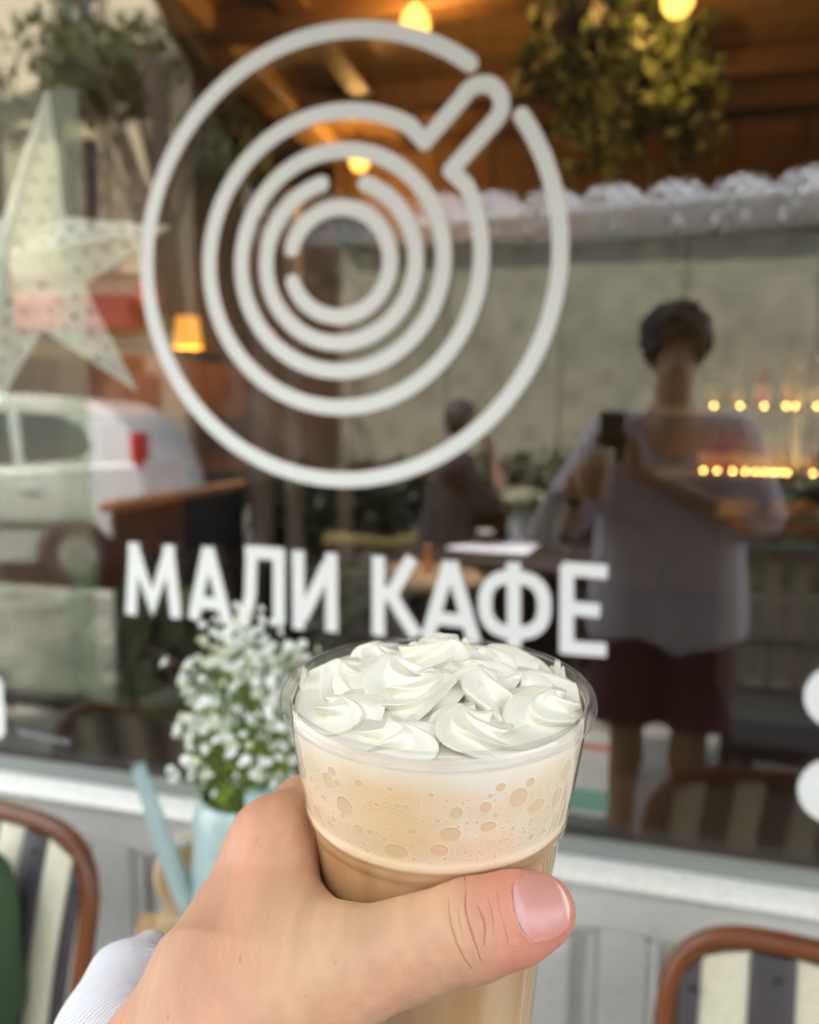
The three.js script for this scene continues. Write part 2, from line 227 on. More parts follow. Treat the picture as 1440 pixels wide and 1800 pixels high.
// ------------------------------------------------------------------ white vinyl on the outside of the glass
{
  const Z = 0.0012, C0 = [-0.4143, 1.7085];
  const w2 = (px, py) => { const p = atZ(px, py, 0); return [p.x, p.y]; };
  const ang = (px, py) => { const p = w2(px, py); return Math.atan2(p[1] - C0[1], p[0] - C0[0]); };
  const arc = (r, a0, a1, n = 90) => { const o = []; for (let i = 0; i <= n; i++) { const a = a0 + (a1 - a0) * i / n; o.push([C0[0] + Math.cos(a) * r, C0[1] + Math.sin(a) * r]); } return o; };
  const TAU = Math.PI * 2, W = 0.0235;
  const logo = thing('window_logo', 'round white logo of a coffee cup seen from above, drawn in lines on the window', 'window logo');
  const a1 = ang(820, 123), a2 = ang(912, 208);
  part('saucer_ring', flat(strokeShape(arc(0.3265, a1, a2 + TAU, 140), W), Z), M.vinyl, logo);
  const b1 = ang(747, 252), b2 = ang(791, 300);
  const pA = w2(815, 171), pB = w2(873, 212), cc = w2(846, 187), rc = Math.hypot(pA[0] - cc[0], pA[1] - cc[1]);
  const cap = []; { let s = Math.atan2(pA[1] - cc[1], pA[0] - cc[0]), e = Math.atan2(pB[1] - cc[1], pB[0] - cc[0]); if (e > s) e -= TAU; for (let i = 0; i <= 16; i++) { const a = s + (e - s) * i / 16; cap.push([cc[0] + Math.cos(a) * rc, cc[1] + Math.sin(a) * rc]); } }
  const v1 = w2(747, 250), v2 = w2(793, 300);
  part('cup_outline', flat(strokeShape([...arc(0.2155, b2 - 0.06 - TAU, b1 - TAU - 0 + 0.06 + 0, 2).slice(0, 0), v2, ...arc(0.2155, b2, b1 - TAU, 120).slice(3, -3), v1], W), Z), M.vinyl, logo);
  part('cup_handle', flat(strokeShape([v1, ...cap, v2], W), Z + 0.0004), M.vinyl, logo);
  { const s = new THREE.Shape(arc(0.1605 + W / 2, 0, TAU, 96).map((p) => new THREE.Vector2(...p))); s.holes.push(new THREE.Path(arc(0.1605 - W / 2, 0, TAU, 96).map((p) => new THREE.Vector2(...p)))); part('inner_ring', flat(s, Z), M.vinyl, logo); }
  part('foam_ring', flat(strokeShape(arc(0.1185, ang(567, 326), ang(642, 326) + TAU, 90), W), Z), M.vinyl, logo);
  part('swirl_arc', flat(strokeShape(arc(0.0795, ang(519, 494) - 0.03, ang(519, 440) + TAU + 0.02 - TAU + 0 * 0, 60).length ? arc(0.0795, ang(519, 494) + TAU * (ang(519, 494) < 0 ? 1 : 0), ang(519, 440) + TAU, 60) : [], W), Z), M.vinyl, logo);

  const SW = 0.0205;
  const text = thing('window_lettering', 'white Cyrillic capitals on the window under the round logo', 'lettering');
  const letter = (name, strokes) => part(name, merge(strokes.map((s, i) => flat(strokeShape(s.map((p) => w2(...p)), SW, 'flat'), Z + i * 0.0004))), M.vinyl, text);
  letter('letter_em', [[[231, 1080], [237, 954]], [[234, 957], [269, 1060], [300, 962]], [[297, 958], [311, 1086]]]);
  letter('letter_a', [[[341, 1088], [366.5, 962]], [[366.5, 962], [400, 1094]], [[351, 1058], [391, 1062]]]);
  letter('letter_el', [[[491, 1099], [491, 966]], [[432, 969], [498, 974]], [[443, 972], [441, 1045], [434, 1078], [420, 1092]]]);
  letter('letter_i', [[[525, 968], [526, 1106]], [[583, 972], [584, 1110]], [[532, 1086], [578, 990]]]);
  letter('letter_ka', [[[666, 977], [666, 1117]], [[668, 1046], [691, 1040], [725, 980]], [[686, 1040], [704, 1072], [733, 1118]]]);
  letter('letter_a', [[[751, 1123], [791, 987]], [[793, 987], [835, 1131]], [[766, 1086], [816, 1091]]]);
  { const e = []; for (let i = 0; i <= 40; i++) { const a = TAU * i / 40, q = (x) => Math.sign(x) * Math.pow(Math.abs(x), 0.8); e.push([905 + 52 * q(Math.cos(a)), 1063 + 49 * q(Math.sin(a)) + 3 * Math.cos(a)]); }
    letter('letter_ef', [e, [[903, 988], [904, 1142]]]); }
  letter('letter_ye', [[[997, 993], [996, 1148]], [[990, 999], [1068, 1005]], [[990, 1067], [1055, 1073]], [[990, 1137], [1066, 1142]]]);

  const ico = thing('window_icon', 'white rounded-square outline on the glass low above the sill', 'window sticker');
  { const c = w2(-42, 1238), hw = 0.062, hh = 0.062, r = 0.026, rr = (s) => { const k = new THREE.Shape(), a = hw - s, b = hh - s, q = r - s * 0.8; k.moveTo(c[0] - a + q, c[1] - b); k.lineTo(c[0] + a - q, c[1] - b); k.quadraticCurveTo(c[0] + a, c[1] - b, c[0] + a, c[1] - b + q); k.lineTo(c[0] + a, c[1] + b - q); k.quadraticCurveTo(c[0] + a, c[1] + b, c[0] + a - q, c[1] + b); k.lineTo(c[0] - a + q, c[1] + b); k.quadraticCurveTo(c[0] - a, c[1] + b, c[0] - a, c[1] + b - q); k.lineTo(c[0] - a, c[1] - b + q); k.quadraticCurveTo(c[0] - a, c[1] - b, c[0] - a + q, c[1] - b); return k; };
    const o = rr(0); o.holes.push(new THREE.Path(rr(0.017).getPoints(8))); part('outline', flat(o, Z), M.vinyl, ico); }
  for (const [px, py, r, l] of [[1478, 1226, 0.046, 'white vinyl disc on the window, upper of two by the sill'], [1468, 1391, 0.0475, 'white vinyl disc on the window, lower of two by the sill']]) {
    const c = w2(px, py); tag(part('window_disc', flat(new THREE.Shape(new THREE.EllipseCurve(c[0], c[1], r, r, 0, TAU).getPoints(48)), Z), M.vinyl), l, 'window sticker'); }
  // the sticker maker's tiny line, too small to read
  { const r = mulberry(12), st = []; for (let i = 0; i < 13; i++) { const x = 34 + i * 7, y = 1277 + i * 1.5, h = r() < 0.3 ? 13 : 8; st.push([[x, y + 14], [x + 1, y + 14 - h]], [[x + 1, y + 8], [x + 5, y + 6 + r() * 4]], [[x + 5, y + 7], [x + 5, y + 14]]); }
    const o = part('window_small_print', merge(st.map((s, i) => flat(strokeShape(s.map((p) => w2(...p)), 0.0014, 'flat'), Z + (i % 4) * 0.0003, 0.0002))), std(lin(0.45, 0.47, 0.5), 0.6)); tag(o, 'tiny pale line of print on the glass just above the sill', 'small print'); }
}
// ------------------------------------------------------------------ the street behind the photographer, which the glass mirrors
const leafGeo = (() => { const g = new THREE.BufferGeometry(); g.setAttribute('position', new THREE.BufferAttribute(new Float32Array([0, 0, 0, -0.32, 0.4, 0.09, 0, 0.45, 0, 0.32, 0.4, 0.09, 0, 1, 0.03]), 3)); g.setIndex([0, 2, 1, 0, 3, 2, 1, 2, 4, 2, 3, 4]); g.setAttribute('uv', new THREE.BufferAttribute(new Float32Array(10), 2)); g.computeVertexNormals(); return g; })();
function leaves(name, parent, n, place, mat, seed, size, tint) {
  const im = new THREE.InstancedMesh(leafGeo, mat, n), r = mulberry(seed), q = new THREE.Quaternion(), e = new THREE.Euler(), m = new THREE.Matrix4(), c = new THREE.Color();
  for (let i = 0; i < n; i++) { const p = place(r, i); e.set((r() - 0.5) * 3, r() * 6.28, (r() - 0.5) * 3); q.setFromEuler(e); const s = size * (0.6 + 0.8 * r()); m.compose(p, q, V(s, s, s)); im.setMatrixAt(i, m); const k = 0.65 + 0.7 * r(); im.setColorAt(i, tint ? tint(r, k) : c.setRGB(k, k, k * 0.9)); }
  im.name = name; im.castShadow = im.receiveShadow = true; im.userData.kind = 'stuff'; parent.add(im); return im;
}
M.leaf = phys(lin(0.095, 0.125, 0.04), { roughness: 0.75, transmission: 0.25, thickness: 0 });
M.leafDark = std(lin(0.035, 0.055, 0.025), 0.7);
M.bark = std(lin(0.12, 0.09, 0.065), 0.95, { bumpMap: T_grain, bumpScale: 0.02 });
function tree(pos, h, label, crownAt, rad, n, seed) {
  const t = thing('street_tree', label, 'tree', pos, 0, 'trees across the street'), r = mulberry(seed), limbs = [];
  const top = crownAt.clone().sub(pos);
  limbs.push(tube([V(0, 0, 0), V(0.06, h * 0.3, 0.02), V(top.x * 0.4, h * 0.6, top.z * 0.4), V(top.x, top.y, top.z)], 0.11, 14, 8));
  const tips = [];
  for (let i = 0; i < 11; i++) { const a = r() * 6.28, l = rad * (0.6 + 0.5 * r()), b = V(top.x * 0.5, h * (0.45 + 0.3 * r()), top.z * 0.5), e = V(top.x + Math.cos(a) * l, top.y + (r() - 0.45) * rad * 1.5, top.z + Math.sin(a) * l); limbs.push(tube([b, b.clone().lerp(e, 0.5).add(V(0, 0.25, 0)), e], 0.035, 8, 6)); tips.push(e); }
  part('trunk', merge(limbs), M.bark, t);
  leaves('crown', t, n, (q) => { const e = tips[Math.floor(q() * tips.length)], u = q() * 6.28, w = Math.acos(2 * q() - 1), d = 0.75 * Math.cbrt(q()) * rad * 0.62; return V(e.x + Math.sin(w) * Math.cos(u) * d, e.y + Math.cos(w) * d * 0.8, e.z + Math.sin(w) * Math.sin(u) * d); }, M.leaf, seed + 5, 0.14);
  return t;
}
{
  const tan = std(lin(0.64, 0.54, 0.37), 0.9, { bumpMap: T_rough, bumpScale: 0.01 }), trim = std(lin(0.55, 0.47, 0.33), 0.85), pane = phys(lin(0.05, 0.06, 0.07), { roughness: 0.08, metalness: 0 }), red = std(lin(0.55, 0.05, 0.05), 0.55), shop = std(lin(0.045, 0.035, 0.028), 0.5);
  const b = thing('tan_building', 'sandy rendered town house with a red shop fascia across the street', 'building', V(-10.6, 0, 10));
  part('wall', bx(8.0, 10.5, 5, 0, 5.25, 2.5), tan, b);
  part('string_course', bx(8.06, 0.16, 0.12, 0, 3.72, -0.06), trim, b); part('string_course', bx(8.06, 0.14, 0.1, 0, 6.45, -0.05), trim, b);
  part('cornice', bx(8.2, 0.3, 0.35, 0, 10.2, -0.15), trim, b);
  const quoin = []; for (const sx of [3.75]) part('corner_pilaster', bx(0.5, 6.4, 0.1, sx, 6.95, -0.05), trim, b);
  for (const fl of [0, 1]) for (const x of [-2.6, -0.2, 2.35]) {
    const y = 4.95 + fl * 3; const w = part('window', bx(0.62, 1.45, 0.05, x, y, -0.026), pane, b);
    part('frame', merge([bx(0.09, 1.63, 0.1, x - 0.355, y, -0.05), bx(0.09, 1.63, 0.1, x + 0.355, y, -0.05), bx(0.8, 0.1, 0.11, x, y + 0.775, -0.055), bx(0.06, 1.45, 0.06, x, y, -0.055)]), trim, w); part('sill', bx(0.95, 0.08, 0.2, x, y - 0.79, -0.1), trim, w);
  }
  part('shop_window', bx(7.2, 2.1, 0.06, -0.3, 1.35, -0.03), shop, b);
  part('shop_fascia', rb(7.3, 0.52, 0.5, 0.05, -0.3, 3.02, -0.25), red, b);
  part('shop_lamp_box', rb(0.42, 0.42, 0.3, 0.04, 3.62, 3.28, -0.16), red, b);
  part('door', bx(0.95, 2.1, 0.07, 3.1, 1.05, -0.035), std(lin(0.16, 0.10, 0.06), 0.6), b);

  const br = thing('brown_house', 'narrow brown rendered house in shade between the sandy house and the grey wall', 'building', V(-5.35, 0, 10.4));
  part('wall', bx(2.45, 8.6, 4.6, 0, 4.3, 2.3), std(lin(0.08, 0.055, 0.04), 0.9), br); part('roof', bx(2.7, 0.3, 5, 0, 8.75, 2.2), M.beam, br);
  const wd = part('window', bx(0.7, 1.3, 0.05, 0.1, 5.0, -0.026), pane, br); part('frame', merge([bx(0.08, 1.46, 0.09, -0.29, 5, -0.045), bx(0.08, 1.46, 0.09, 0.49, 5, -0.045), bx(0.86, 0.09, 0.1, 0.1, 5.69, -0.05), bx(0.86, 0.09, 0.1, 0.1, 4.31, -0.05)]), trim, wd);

  const gw = thing('grey_building', 'long low grey rendered building with upright joints across the street', 'building', V(4.1, 0, 10));
  const gm = std(lin(0.30, 0.285, 0.215), 0.92, { map: tex(256, 256, (u, v) => { const k = 0.86 + 0.28 * (nB(u, v) - 0.5); return [k, k, k * 0.98]; }, true), bumpMap: T_rough, bumpScale: 0.008 });
  for (let i = 0; i < 10; i++) part('wall_panel', boxUV(rb(1.585, 3.9 + (i % 3) * 0.02, 0.5, 0.012, -7.3 + i * 1.6, 1.95 + (i % 3) * 0.01, 0.25 + (i % 2) * 0.008), 2), gm, gw);
  part('wall_core', bx(15.9, 3.85, 3.5, 0, 1.925, 2.3), gm, gw); part('coping', bx(16.1, 0.12, 4.3, 0, 4.0, 1.95), M.kerb, gw);

  tree(V(-5.9, 0, 8.95), 5.4, 'leafy street tree before the narrow brown house', V(-6.1, 6.1, 8.5), 1.25, 2900, 21);
  tree(V(-8.9, 0, 8.95), 5.0, 'leafy street tree before the red shop fascia', V(-8.5, 5.6, 8.4), 0.95, 2000, 33);

  // white car at the kerb
  const paintW = phys(lin(0.64, 0.64, 0.63), { roughness: 0.35, clearcoat: 1, clearcoatRoughness: 0.06 }), glassC = phys(lin(0.025, 0.03, 0.03), { roughness: 0.06 }), rub = std(lin(0.02, 0.02, 0.02), 0.8), chrome = std(lin(0.6, 0.6, 0.6), 0.3, { metalness: 1 });
  const car = thing('parked_car', 'white estate car parked at the kerb, rear to the right', 'car', V(-4.06, -0.12, 5.0), R(-13));
  const P = (a) => a.map(([x, y]) => new THREE.Vector2(x, y));
  const low = new THREE.Shape(P([[-4.4, 0.42], [-4.42, 0.72], [-4.2, 0.86], [-3.3, 0.98], [-1.2, 1.05], [-0.1, 1.12], [-0.02, 0.95], [0.02, 0.62], [-0.02, 0.4], [-0.12, 0.3], [-0.23, 0.3], [-0.3, 0.5], [-0.48, 0.66], [-0.68, 0.68], [-0.88, 0.62], [-1.02, 0.46], [-1.06, 0.28], [-3.1, 0.28], [-3.18, 0.48], [-3.34, 0.64], [-3.55, 0.68], [-3.75, 0.6], [-3.88, 0.44], [-3.92, 0.3], [-4.25, 0.32]]));
  part('body', toCreasedNormals(new THREE.ExtrudeGeometry(low, { depth: 1.6, bevelThickness: 0.07, bevelSize: 0.05, bevelSegments: 4 }).translate(0, 0, 0.07), 0.7), paintW, car);
  const up = new THREE.Shape(); up.moveTo(-3.35, 0.98); up.quadraticCurveTo(-2.9, 1.5, -2.35, 1.66); up.quadraticCurveTo(-1.5, 1.78, -0.72, 1.7); up.quadraticCurveTo(-0.38, 1.66, -0.22, 1.42); up.quadraticCurveTo(-0.05, 1.2, -0.04, 1.04); up.lineTo(-1.6, 1.0);
  const ug = new THREE.ExtrudeGeometry(up, { depth: 1.5, bevelThickness: 0.09, bevelSize: 0.04, bevelSegments: 4, curveSegments: 16 }).translate(0, 0, 0.12);
  const taper = (g) => { const p = g.attributes.position; for (let i = 0; i < p.count; i++) { const k = Math.max(0, p.getY(i) - 1.0) / 0.7; p.setZ(i, 0.87 + (p.getZ(i) - 0.87) * (1 - 0.17 * k)); } g.computeVertexNormals(); return g; };
  part('cabin', toCreasedNormals(taper(ug), 0.7), paintW, car);
  const win = (pts) => { const s = new THREE.Shape(P(pts)); return taper(new THREE.ExtrudeGeometry(s, { depth: 1.69, bevelEnabled: false }).translate(0, 0, 0.026)); };
  part('side_window', win([[-3.0, 1.09], [-2.6, 1.45], [-2.2, 1.57], [-2.0, 1.59], [-1.95, 1.1]]), glassC, car);
  part('side_window', win([[-1.82, 1.1], [-1.86, 1.6], [-1.3, 1.62], [-1.2, 1.14]]), glassC, car);
  part('side_window', win([[-1.12, 1.145], [-1.2, 1.62], [-0.82, 1.59], [-0.6, 1.48], [-0.5, 1.3], [-0.62, 1.19]]), glassC, car);
  part('rub_strip', rb(2.9, 0.06, 0.03, 0.01, -2.1, 0.6, -0.005), rub, car);
  for (const x of [-2.15, -1.2]) part('door_handle', rb(0.19, 0.035, 0.05, 0.012, x + 0.15, 0.93, -0.005), paintW, car);
  part('tail_light', rb(0.1, 0.44, 0.24, 0.03, -0.085, 1.22, 0.14), phys(lin(0.5, 0.02, 0.02), { roughness: 0.2 }), car);
  part('bumper', rb(0.16, 0.2, 1.7, 0.05, -0.01, 0.5, 0.87), paintW, car);
  for (const x of [-0.66, -3.55]) for (const z of [0.12, 1.62]) { const w = part('wheel', new THREE.TorusGeometry(0.235, 0.085, 14, 32).translate(x, 0.315, z), rub, car); part('rim', new THREE.CylinderGeometry(0.2, 0.2, 0.12, 20).rotateX(Math.PI / 2).translate(x, 0.315, z), chrome, w); }

  // terrace screens: low side panel with a timber cap, hedge in a box, glass windbreak
  const sp = thing('side_screen', 'low black terrace panel with an orange-brown timber cap', 'screen', V(-2.36, 0, 2.15));
  part('panel', bx(0.04, 1.0, 1.35, 0, 0.5, 0.68), std(lin(0.012, 0.012, 0.013), 0.6), sp); part('cap', rb(0.09, 0.05, 1.45, 0.01, 0, 1.03, 0.68), std(lin(0.30, 0.14, 0.06), 0.5, { map: woodTone(1, 0.95, 0.9) }), sp);
  const hd = thing('hedge_planter', 'long dark planter box with a clipped dark hedge along the kerb', 'planter', V(0.6, 0, 3.75));
  part('box', rb(6.0, 0.5, 0.42, 0.02, 0, 0.25, 0), std(lin(0.014, 0.014, 0.014), 0.6), hd);
  part('hedge_core', bx(5.9, 0.62, 0.24, 0, 0.78, 0), std(lin(0.01, 0.014, 0.008), 0.9), hd);
  leaves('hedge_leaves', hd, 9000, (r) => { const x = (r() - 0.5) * 5.95, top = 1.14 + 0.12 * Math.min(1, Math.max(0, (x + 2.6) / 1.6)) + 0.05 * nC(x * 0.4 + 2, 0.2); return V(x, 0.48 + r() * (top - 0.5), (r() - 0.5) * 0.4); }, M.leafDark, 77, 0.075);
  const wb = thing('glass_windbreak', 'tall pale green glass windbreak beside the terrace', 'windbreak', V(0, 0, 2.12));
  part('pane', bx(1.9, 2.9, 0.01, -3.41, 1.5, 0), phys(lin(0.88, 0.93, 0.87), { transmission: 0.93, roughness: 0.05, thickness: 0 }), wb);
  part('edge_strip', bx(0.16, 2.9, 0.006, -2.54, 1.5, 0.012), phys(lin(0.92, 0.95, 0.925), { transmission: 0.93, roughness: 0.08, thickness: 0 }), wb);
  part('foot', rb(1.9, 0.05, 0.12, 0.01, -3.41, 0.025, 0), M.ironDark, wb);

  // crocheted lace along the awning's edge, its scallops upwards, its straight hem stretched on a cord
  const laceTex = tex(512, 256, (u, v) => { const X = u * 15, Y = v * 6, a = Math.abs(((X + Y) % 1 + 1) % 1 - 0.5) < 0.2, b2 = Math.abs(((X - Y) % 1 + 1) % 1 - 0.5) < 0.2, d = Math.hypot(((u * 4) % 1) - 0.5, (v - 0.62) * 1.3), fl = d < 0.2 && Math.cos(Math.atan2(v - 0.62, (u * 4) % 1 - 0.5) * 6) > -0.1, hem = v < 0.3 && nC(u * 4, v * 4) > 0.34; return a || b2 || fl || hem ? 1 : 0; });
  const hem = (x) => 2.005 + 0.045 * Math.min(1.3, Math.max(0, (x - 0.08) / 0.7)) ** 2 + 0.035 * Math.max(0, (-0.45 - x) / 0.6);
  const s = new THREE.Shape(), N = 120, xa = -1.19, xb = 2.66; s.moveTo(xa, hem(xa)); for (let i = 1; i <= N; i++) { const x = xa + (xb - xa) * i / N; s.lineTo(x, hem(x)); }
  for (let i = N * 2; i >= 0; i--) { const x = xa + (xb - xa) * i / N / 2, ph = (((x - 0.045) / 0.177) % 1 + 1) % 1; s.lineTo(x, hem(x) + 0.118 + 0.05 * Math.sqrt(Math.max(0, 1 - (2 * ph - 1) ** 2)) ); }
  const lobe = (x) => { const ph = (((x - 0.045) / 0.177) % 1 + 1) % 1; return hem(x) + 0.118 + 0.05 * Math.sqrt(Math.max(0, 1 - (2 * ph - 1) ** 2)); };
  const vs = new THREE.Shape(); vs.moveTo(xa, 2.245); for (let i = 0; i <= N * 2; i++) { const x = xa + (xb - xa) * i / N / 2; vs.lineTo(x, lobe(x) - 0.006); } vs.lineTo(xb, 2.245);
  part('valance', new THREE.ExtrudeGeometry(vs, { depth: 0.004, bevelEnabled: false }).translate(0, 0, 1.325), M.awning, cafe.getObjectByName('awning'));
  const lg = new THREE.ExtrudeGeometry(s, { depth: 0.003, bevelEnabled: false }).translate(0, 0, 1.31); { const p = lg.attributes.position, uv = new Float32Array(p.count * 2); for (let i = 0; i < p.count; i++) { uv[i * 2] = p.getX(i) / 0.708; uv[i * 2 + 1] = (p.getY(i) - hem(p.getX(i))) / 0.17; p.setZ(i, p.getZ(i) + 0.008 * Math.sin(p.getX(i) * 27)); } lg.setAttribute('uv', new THREE.BufferAttribute(uv, 2)); lg.computeVertexNormals(); }
  const lace = thing('lace_trim', 'white crocheted lace band with scalloped edge along the awning', 'lace trim');
  part('lace', lg, phys(lin(0.86, 0.88, 0.87), { roughness: 0.95, transmission: 0.6, thickness: 0, alphaMap: laceTex, alphaTest: 0.5, side: THREE.DoubleSide }), lace);
  part('cord', tube(Array.from({ length: 14 }, (_, i) => { const x = xa + (xb - xa) * i / 13; return V(x, hem(x) - 0.002, 1.312); }), 0.004, 60, 6), M.vinyl, lace);
  for (const x of [-1.15, 0.06, 1.3, 2.6]) part('tie', tube([V(x, hem(x), 1.318), V(x, 2.24, 1.318)], 0.002, 2, 5), M.vinyl, lace);
}
// ------------------------------------------------------------------ things in the cafe, behind the glass
const WARM = new THREE.Color(1, 0.56, 0.16);
{
  const bulbGlow = new THREE.MeshStandardMaterial({ color: 0xffffff, emissive: new THREE.Color(1, 0.5, 0.08), emissiveIntensity: 0.75, roughness: 0.3 });
  const brass = std(lin(0.35, 0.22, 0.08), 0.35, { metalness: 1 });
  const bulb = (p, label, I) => {
    const t = thing('ceiling_bulb', label, 'lamp', V(p.x, 3.0, p.z), 0, 'bulbs under the wooden ceiling'), dy = p.y - 3.0;
    part('bulb', lathe([[0.0, -0.062], [0.03, -0.055], [0.047, -0.03], [0.05, -0.005], [0.043, 0.022], [0.026, 0.042], [0.02, 0.06]], 24).translate(0, dy, 0), bulbGlow, t);
    part('socket', lathe([[0.022, 0.055], [0.028, 0.06], [0.028, 0.11], [0.012, 0.125]], 16).translate(0, dy, 0), brass, t);
    part('ceiling_rose', cyl(0.006, 0.006, Math.max(0.03, -dy - 0.12), 0, (dy + 0.12) / 2, 0, 8), brass, t);
    const l = new THREE.PointLight(WARM, I); l.position.set(0, dy - 0.01, 0); l.castShadow = true; l.shadow.radius = 2; l.name = 'bulb_light'; t.add(l);
  };
  bulb(atY(730, 40, 2.80), 'round glowing amber bulb hanging from the wooden ceiling above the cup logo', 0.23);
  bulb(atY(1192, -8, 2.80), 'round glowing amber bulb over the bar side of the wooden ceiling', 0.23);
  bulb(V(-1.35, 2.8, -2.9), 'round glowing amber bulb near the bulkhead boards', 0.14);
  // wall lamps with warm shades
  const shadeM = new THREE.MeshStandardMaterial({ color: lin(0.9, 0.6, 0.25), emissive: new THREE.Color(1, 0.42, 0.04), emissiveIntensity: 0.22, roughness: 0.8, side: THREE.DoubleSide });
  for (const [px, py, z, s, label] of [[330, 585, -3.55, 1, 'amber shaded wall lamp glowing on the timber side wall'], [468, 600, -4.6, 0.85, 'amber shaded wall lamp glowing behind the pale posts']]) {
    const p = atZ(px, py, z), t = thing('wall_lamp', label, 'lamp', p, 0, 'shaded wall lamps');
    part('shade', lathe([[0.07 * s, 0.1 * s], [0.072 * s, 0.1 * s], [0.095 * s, -0.095 * s], [0.093 * s, -0.095 * s]], 28), shadeM, t);
    part('bracket', tube([V(0, 0.1 * s, 0), V(0, 0.16 * s, 0), V(-0.06, 0.18 * s, -0.05), V(-0.3, 0.1, -0.05)], 0.008, 12, 6), brass, t);
    part('bulb', new THREE.SphereGeometry(0.025, 14, 10), bulbGlow, t);
    const l = new THREE.PointLight(WARM, 0.07); l.name = 'lamp_light'; l.castShadow = true; l.shadow.radius = 1.2; t.add(l);
  }
  // timber wainscot on the side wall
  const ws = thing('timber_wainscot', 'orange-brown upright boards on the cafe side wall', 'wall panelling', V(-3.18, 0.15, -2.2));
  const wm = std(lin(0.34, 0.17, 0.07), 0.5, { map: woodTone(1, 0.95, 0.9) });
  for (let i = 0; i < 16; i++) part('board', boxUV(rb(0.03, 1.75, 0.185, 0.006, 0.005 + (i % 3) * 0.002, 0.875, -0.1 - i * 0.19), 0.7), wm, ws);
  part('shelf', rb(0.16, 0.04, 3.0, 0.008, 0.1, 1.3, -1.5), M.darkWood, ws); part('rail', rb(0.08, 0.07, 3.05, 0.01, 0.04, 1.79, -1.52), M.darkWood, ws);
  // pale posts of a partition
  const postM = std(lin(0.42, 0.38, 0.42), 0.6, { bumpMap: T_rough, bumpScale: 0.002 });
  for (const [a, b, z, l] of [[448, 476, -3.0, 'pale lilac-grey partition post, broadest of three'], [506, 528, -3.0, 'pale lilac-grey partition post in the middle of three'], [597, 618, -3.3, 'pale lilac-grey partition post next to the seated guest']]) {
    const p = atZ(a, 700, z), q = atZ(b, 700, z), t = thing('partition_post', l, 'post', V((p.x + q.x) / 2, 0.15, z), 0, 'partition posts');
    part('shaft', rb(q.x - p.x, 2.55, 0.09, 0.01, 0, 1.275, 0), postM, t); part('base', rb(q.x - p.x + 0.05, 0.16, 0.13, 0.01, 0, 0.08, 0), M.darkWood, t);
  }
  // dark banquette under the posts
  const bq = thing('banquette', 'long black upholstered bench with a timber top rail', 'bench', V(-1.9, 0.15, -3.35));
  part('seat', rb(1.7, 0.18, 0.55, 0.05, 0, 0.4, 0.2), std(lin(0.012, 0.014, 0.014), 0.7), bq); part('backrest', rb(1.7, 0.55, 0.12, 0.05, 0, 0.68, -0.12), std(lin(0.012, 0.014, 0.014), 0.7), bq); part('plinth', bx(1.65, 0.3, 0.5, 0, 0.15, 0.18), M.darkWood, bq);
  part('top_rail', rb(1.74, 0.035, 0.15, 0.01, 0, 0.98, -0.12), M.midWood, bq);

  // hanging plants
  M.leafIn = M.leaf;
  const hang = (px, py, z, w, h, n, seed, label) => {
    const p = atZ(px, py, z), t = thing('hanging_plant', label, 'plant', p, 0, 'plants hung under the ceiling'), r = mulberry(seed), st = [];
    part('basket', lathe([[0.02, -0.09], [0.08, -0.07], [0.11, 0], [0.12, 0.05], [0.11, 0.05]], 18), M.darkWood, t);
    part('cord', tube([V(0, 0.04, 0), V(0, Math.max(0.1, 2.99 - p.y), 0)], 0.004, 2, 5), M.darkWood, t);
    for (let i = 0; i < 16; i++) { const a = r() * 6.28, l = h * (0.4 + 0.7 * r()), q = w * (0.4 + 0.6 * r()); st.push([V(0, 0.03, 0), V(Math.cos(a) * q * 0.6, 0.08, Math.sin(a) * q * 0.5), V(Math.cos(a) * q, -l * 0.4, Math.sin(a) * q * 0.6), V(Math.cos(a) * q * 1.05, -l, Math.sin(a) * q * 0.6)]); }
    part('stems', merge(st.map((s) => tube(s, 0.0025, 10, 4))), M.leafDark, t);
    const cs = st.map((s) => curve(s));
    leaves('foliage', t, n, (q) => cs[Math.floor(q() * cs.length)].getPoint(0.15 + 0.85 * q()).add(V((q() - 0.5) * 0.1, (q() - 0.5) * 0.08, (q() - 0.5) * 0.1)), M.leafIn, seed + 3, 0.06);
  };
  hang(1140, 105, -2.1, 0.32, 0.42, 1500, 41, 'large trailing green plant under the ceiling on the bar side');
  hang(1010, 60, -1.7, 0.2, 0.25, 500, 43, 'small trailing green plant between two ceiling bulbs');
  hang(400, 240, -2.5, 0.2, 0.42, 600, 47, 'trailing green plant beside the ceiling edge over the pale posts');
  hang(615, 395, -3.2, 0.1, 0.5, 350, 51, 'narrow trailing plant hanging by the innermost ring of the logo');
  for (const [px, l] of [[1330, 'clear wine glass hung under the bulkhead, beside the plant'], [1402, 'clear wine glass hung under the bulkhead, nearest the bar corner']]) { const p = atZ(px, 205, -3.28), t = thing('hanging_glass', l, 'glass', p, 0, 'glasses hung under the bulkhead');
    part('bowl', lathe([[0.004, 0.1], [0.004, 0.0], [0.03, -0.03], [0.042, -0.09], [0.036, -0.14]], 20), phys(0xffffff, { transmission: 1, roughness: 0.02, thickness: 0 }), t); part('foot', cyl(0.036, 0.036, 0.003, 0, 0.1, 0), M.ironDark, t); }

  // bar: counter, lit back shelves, bottles
  const bz = -3.1, bar = thing('bar_counter', 'brown bar counter with a pale front at the right of the cafe', 'counter', V(1.35, 0.15, -2.75));
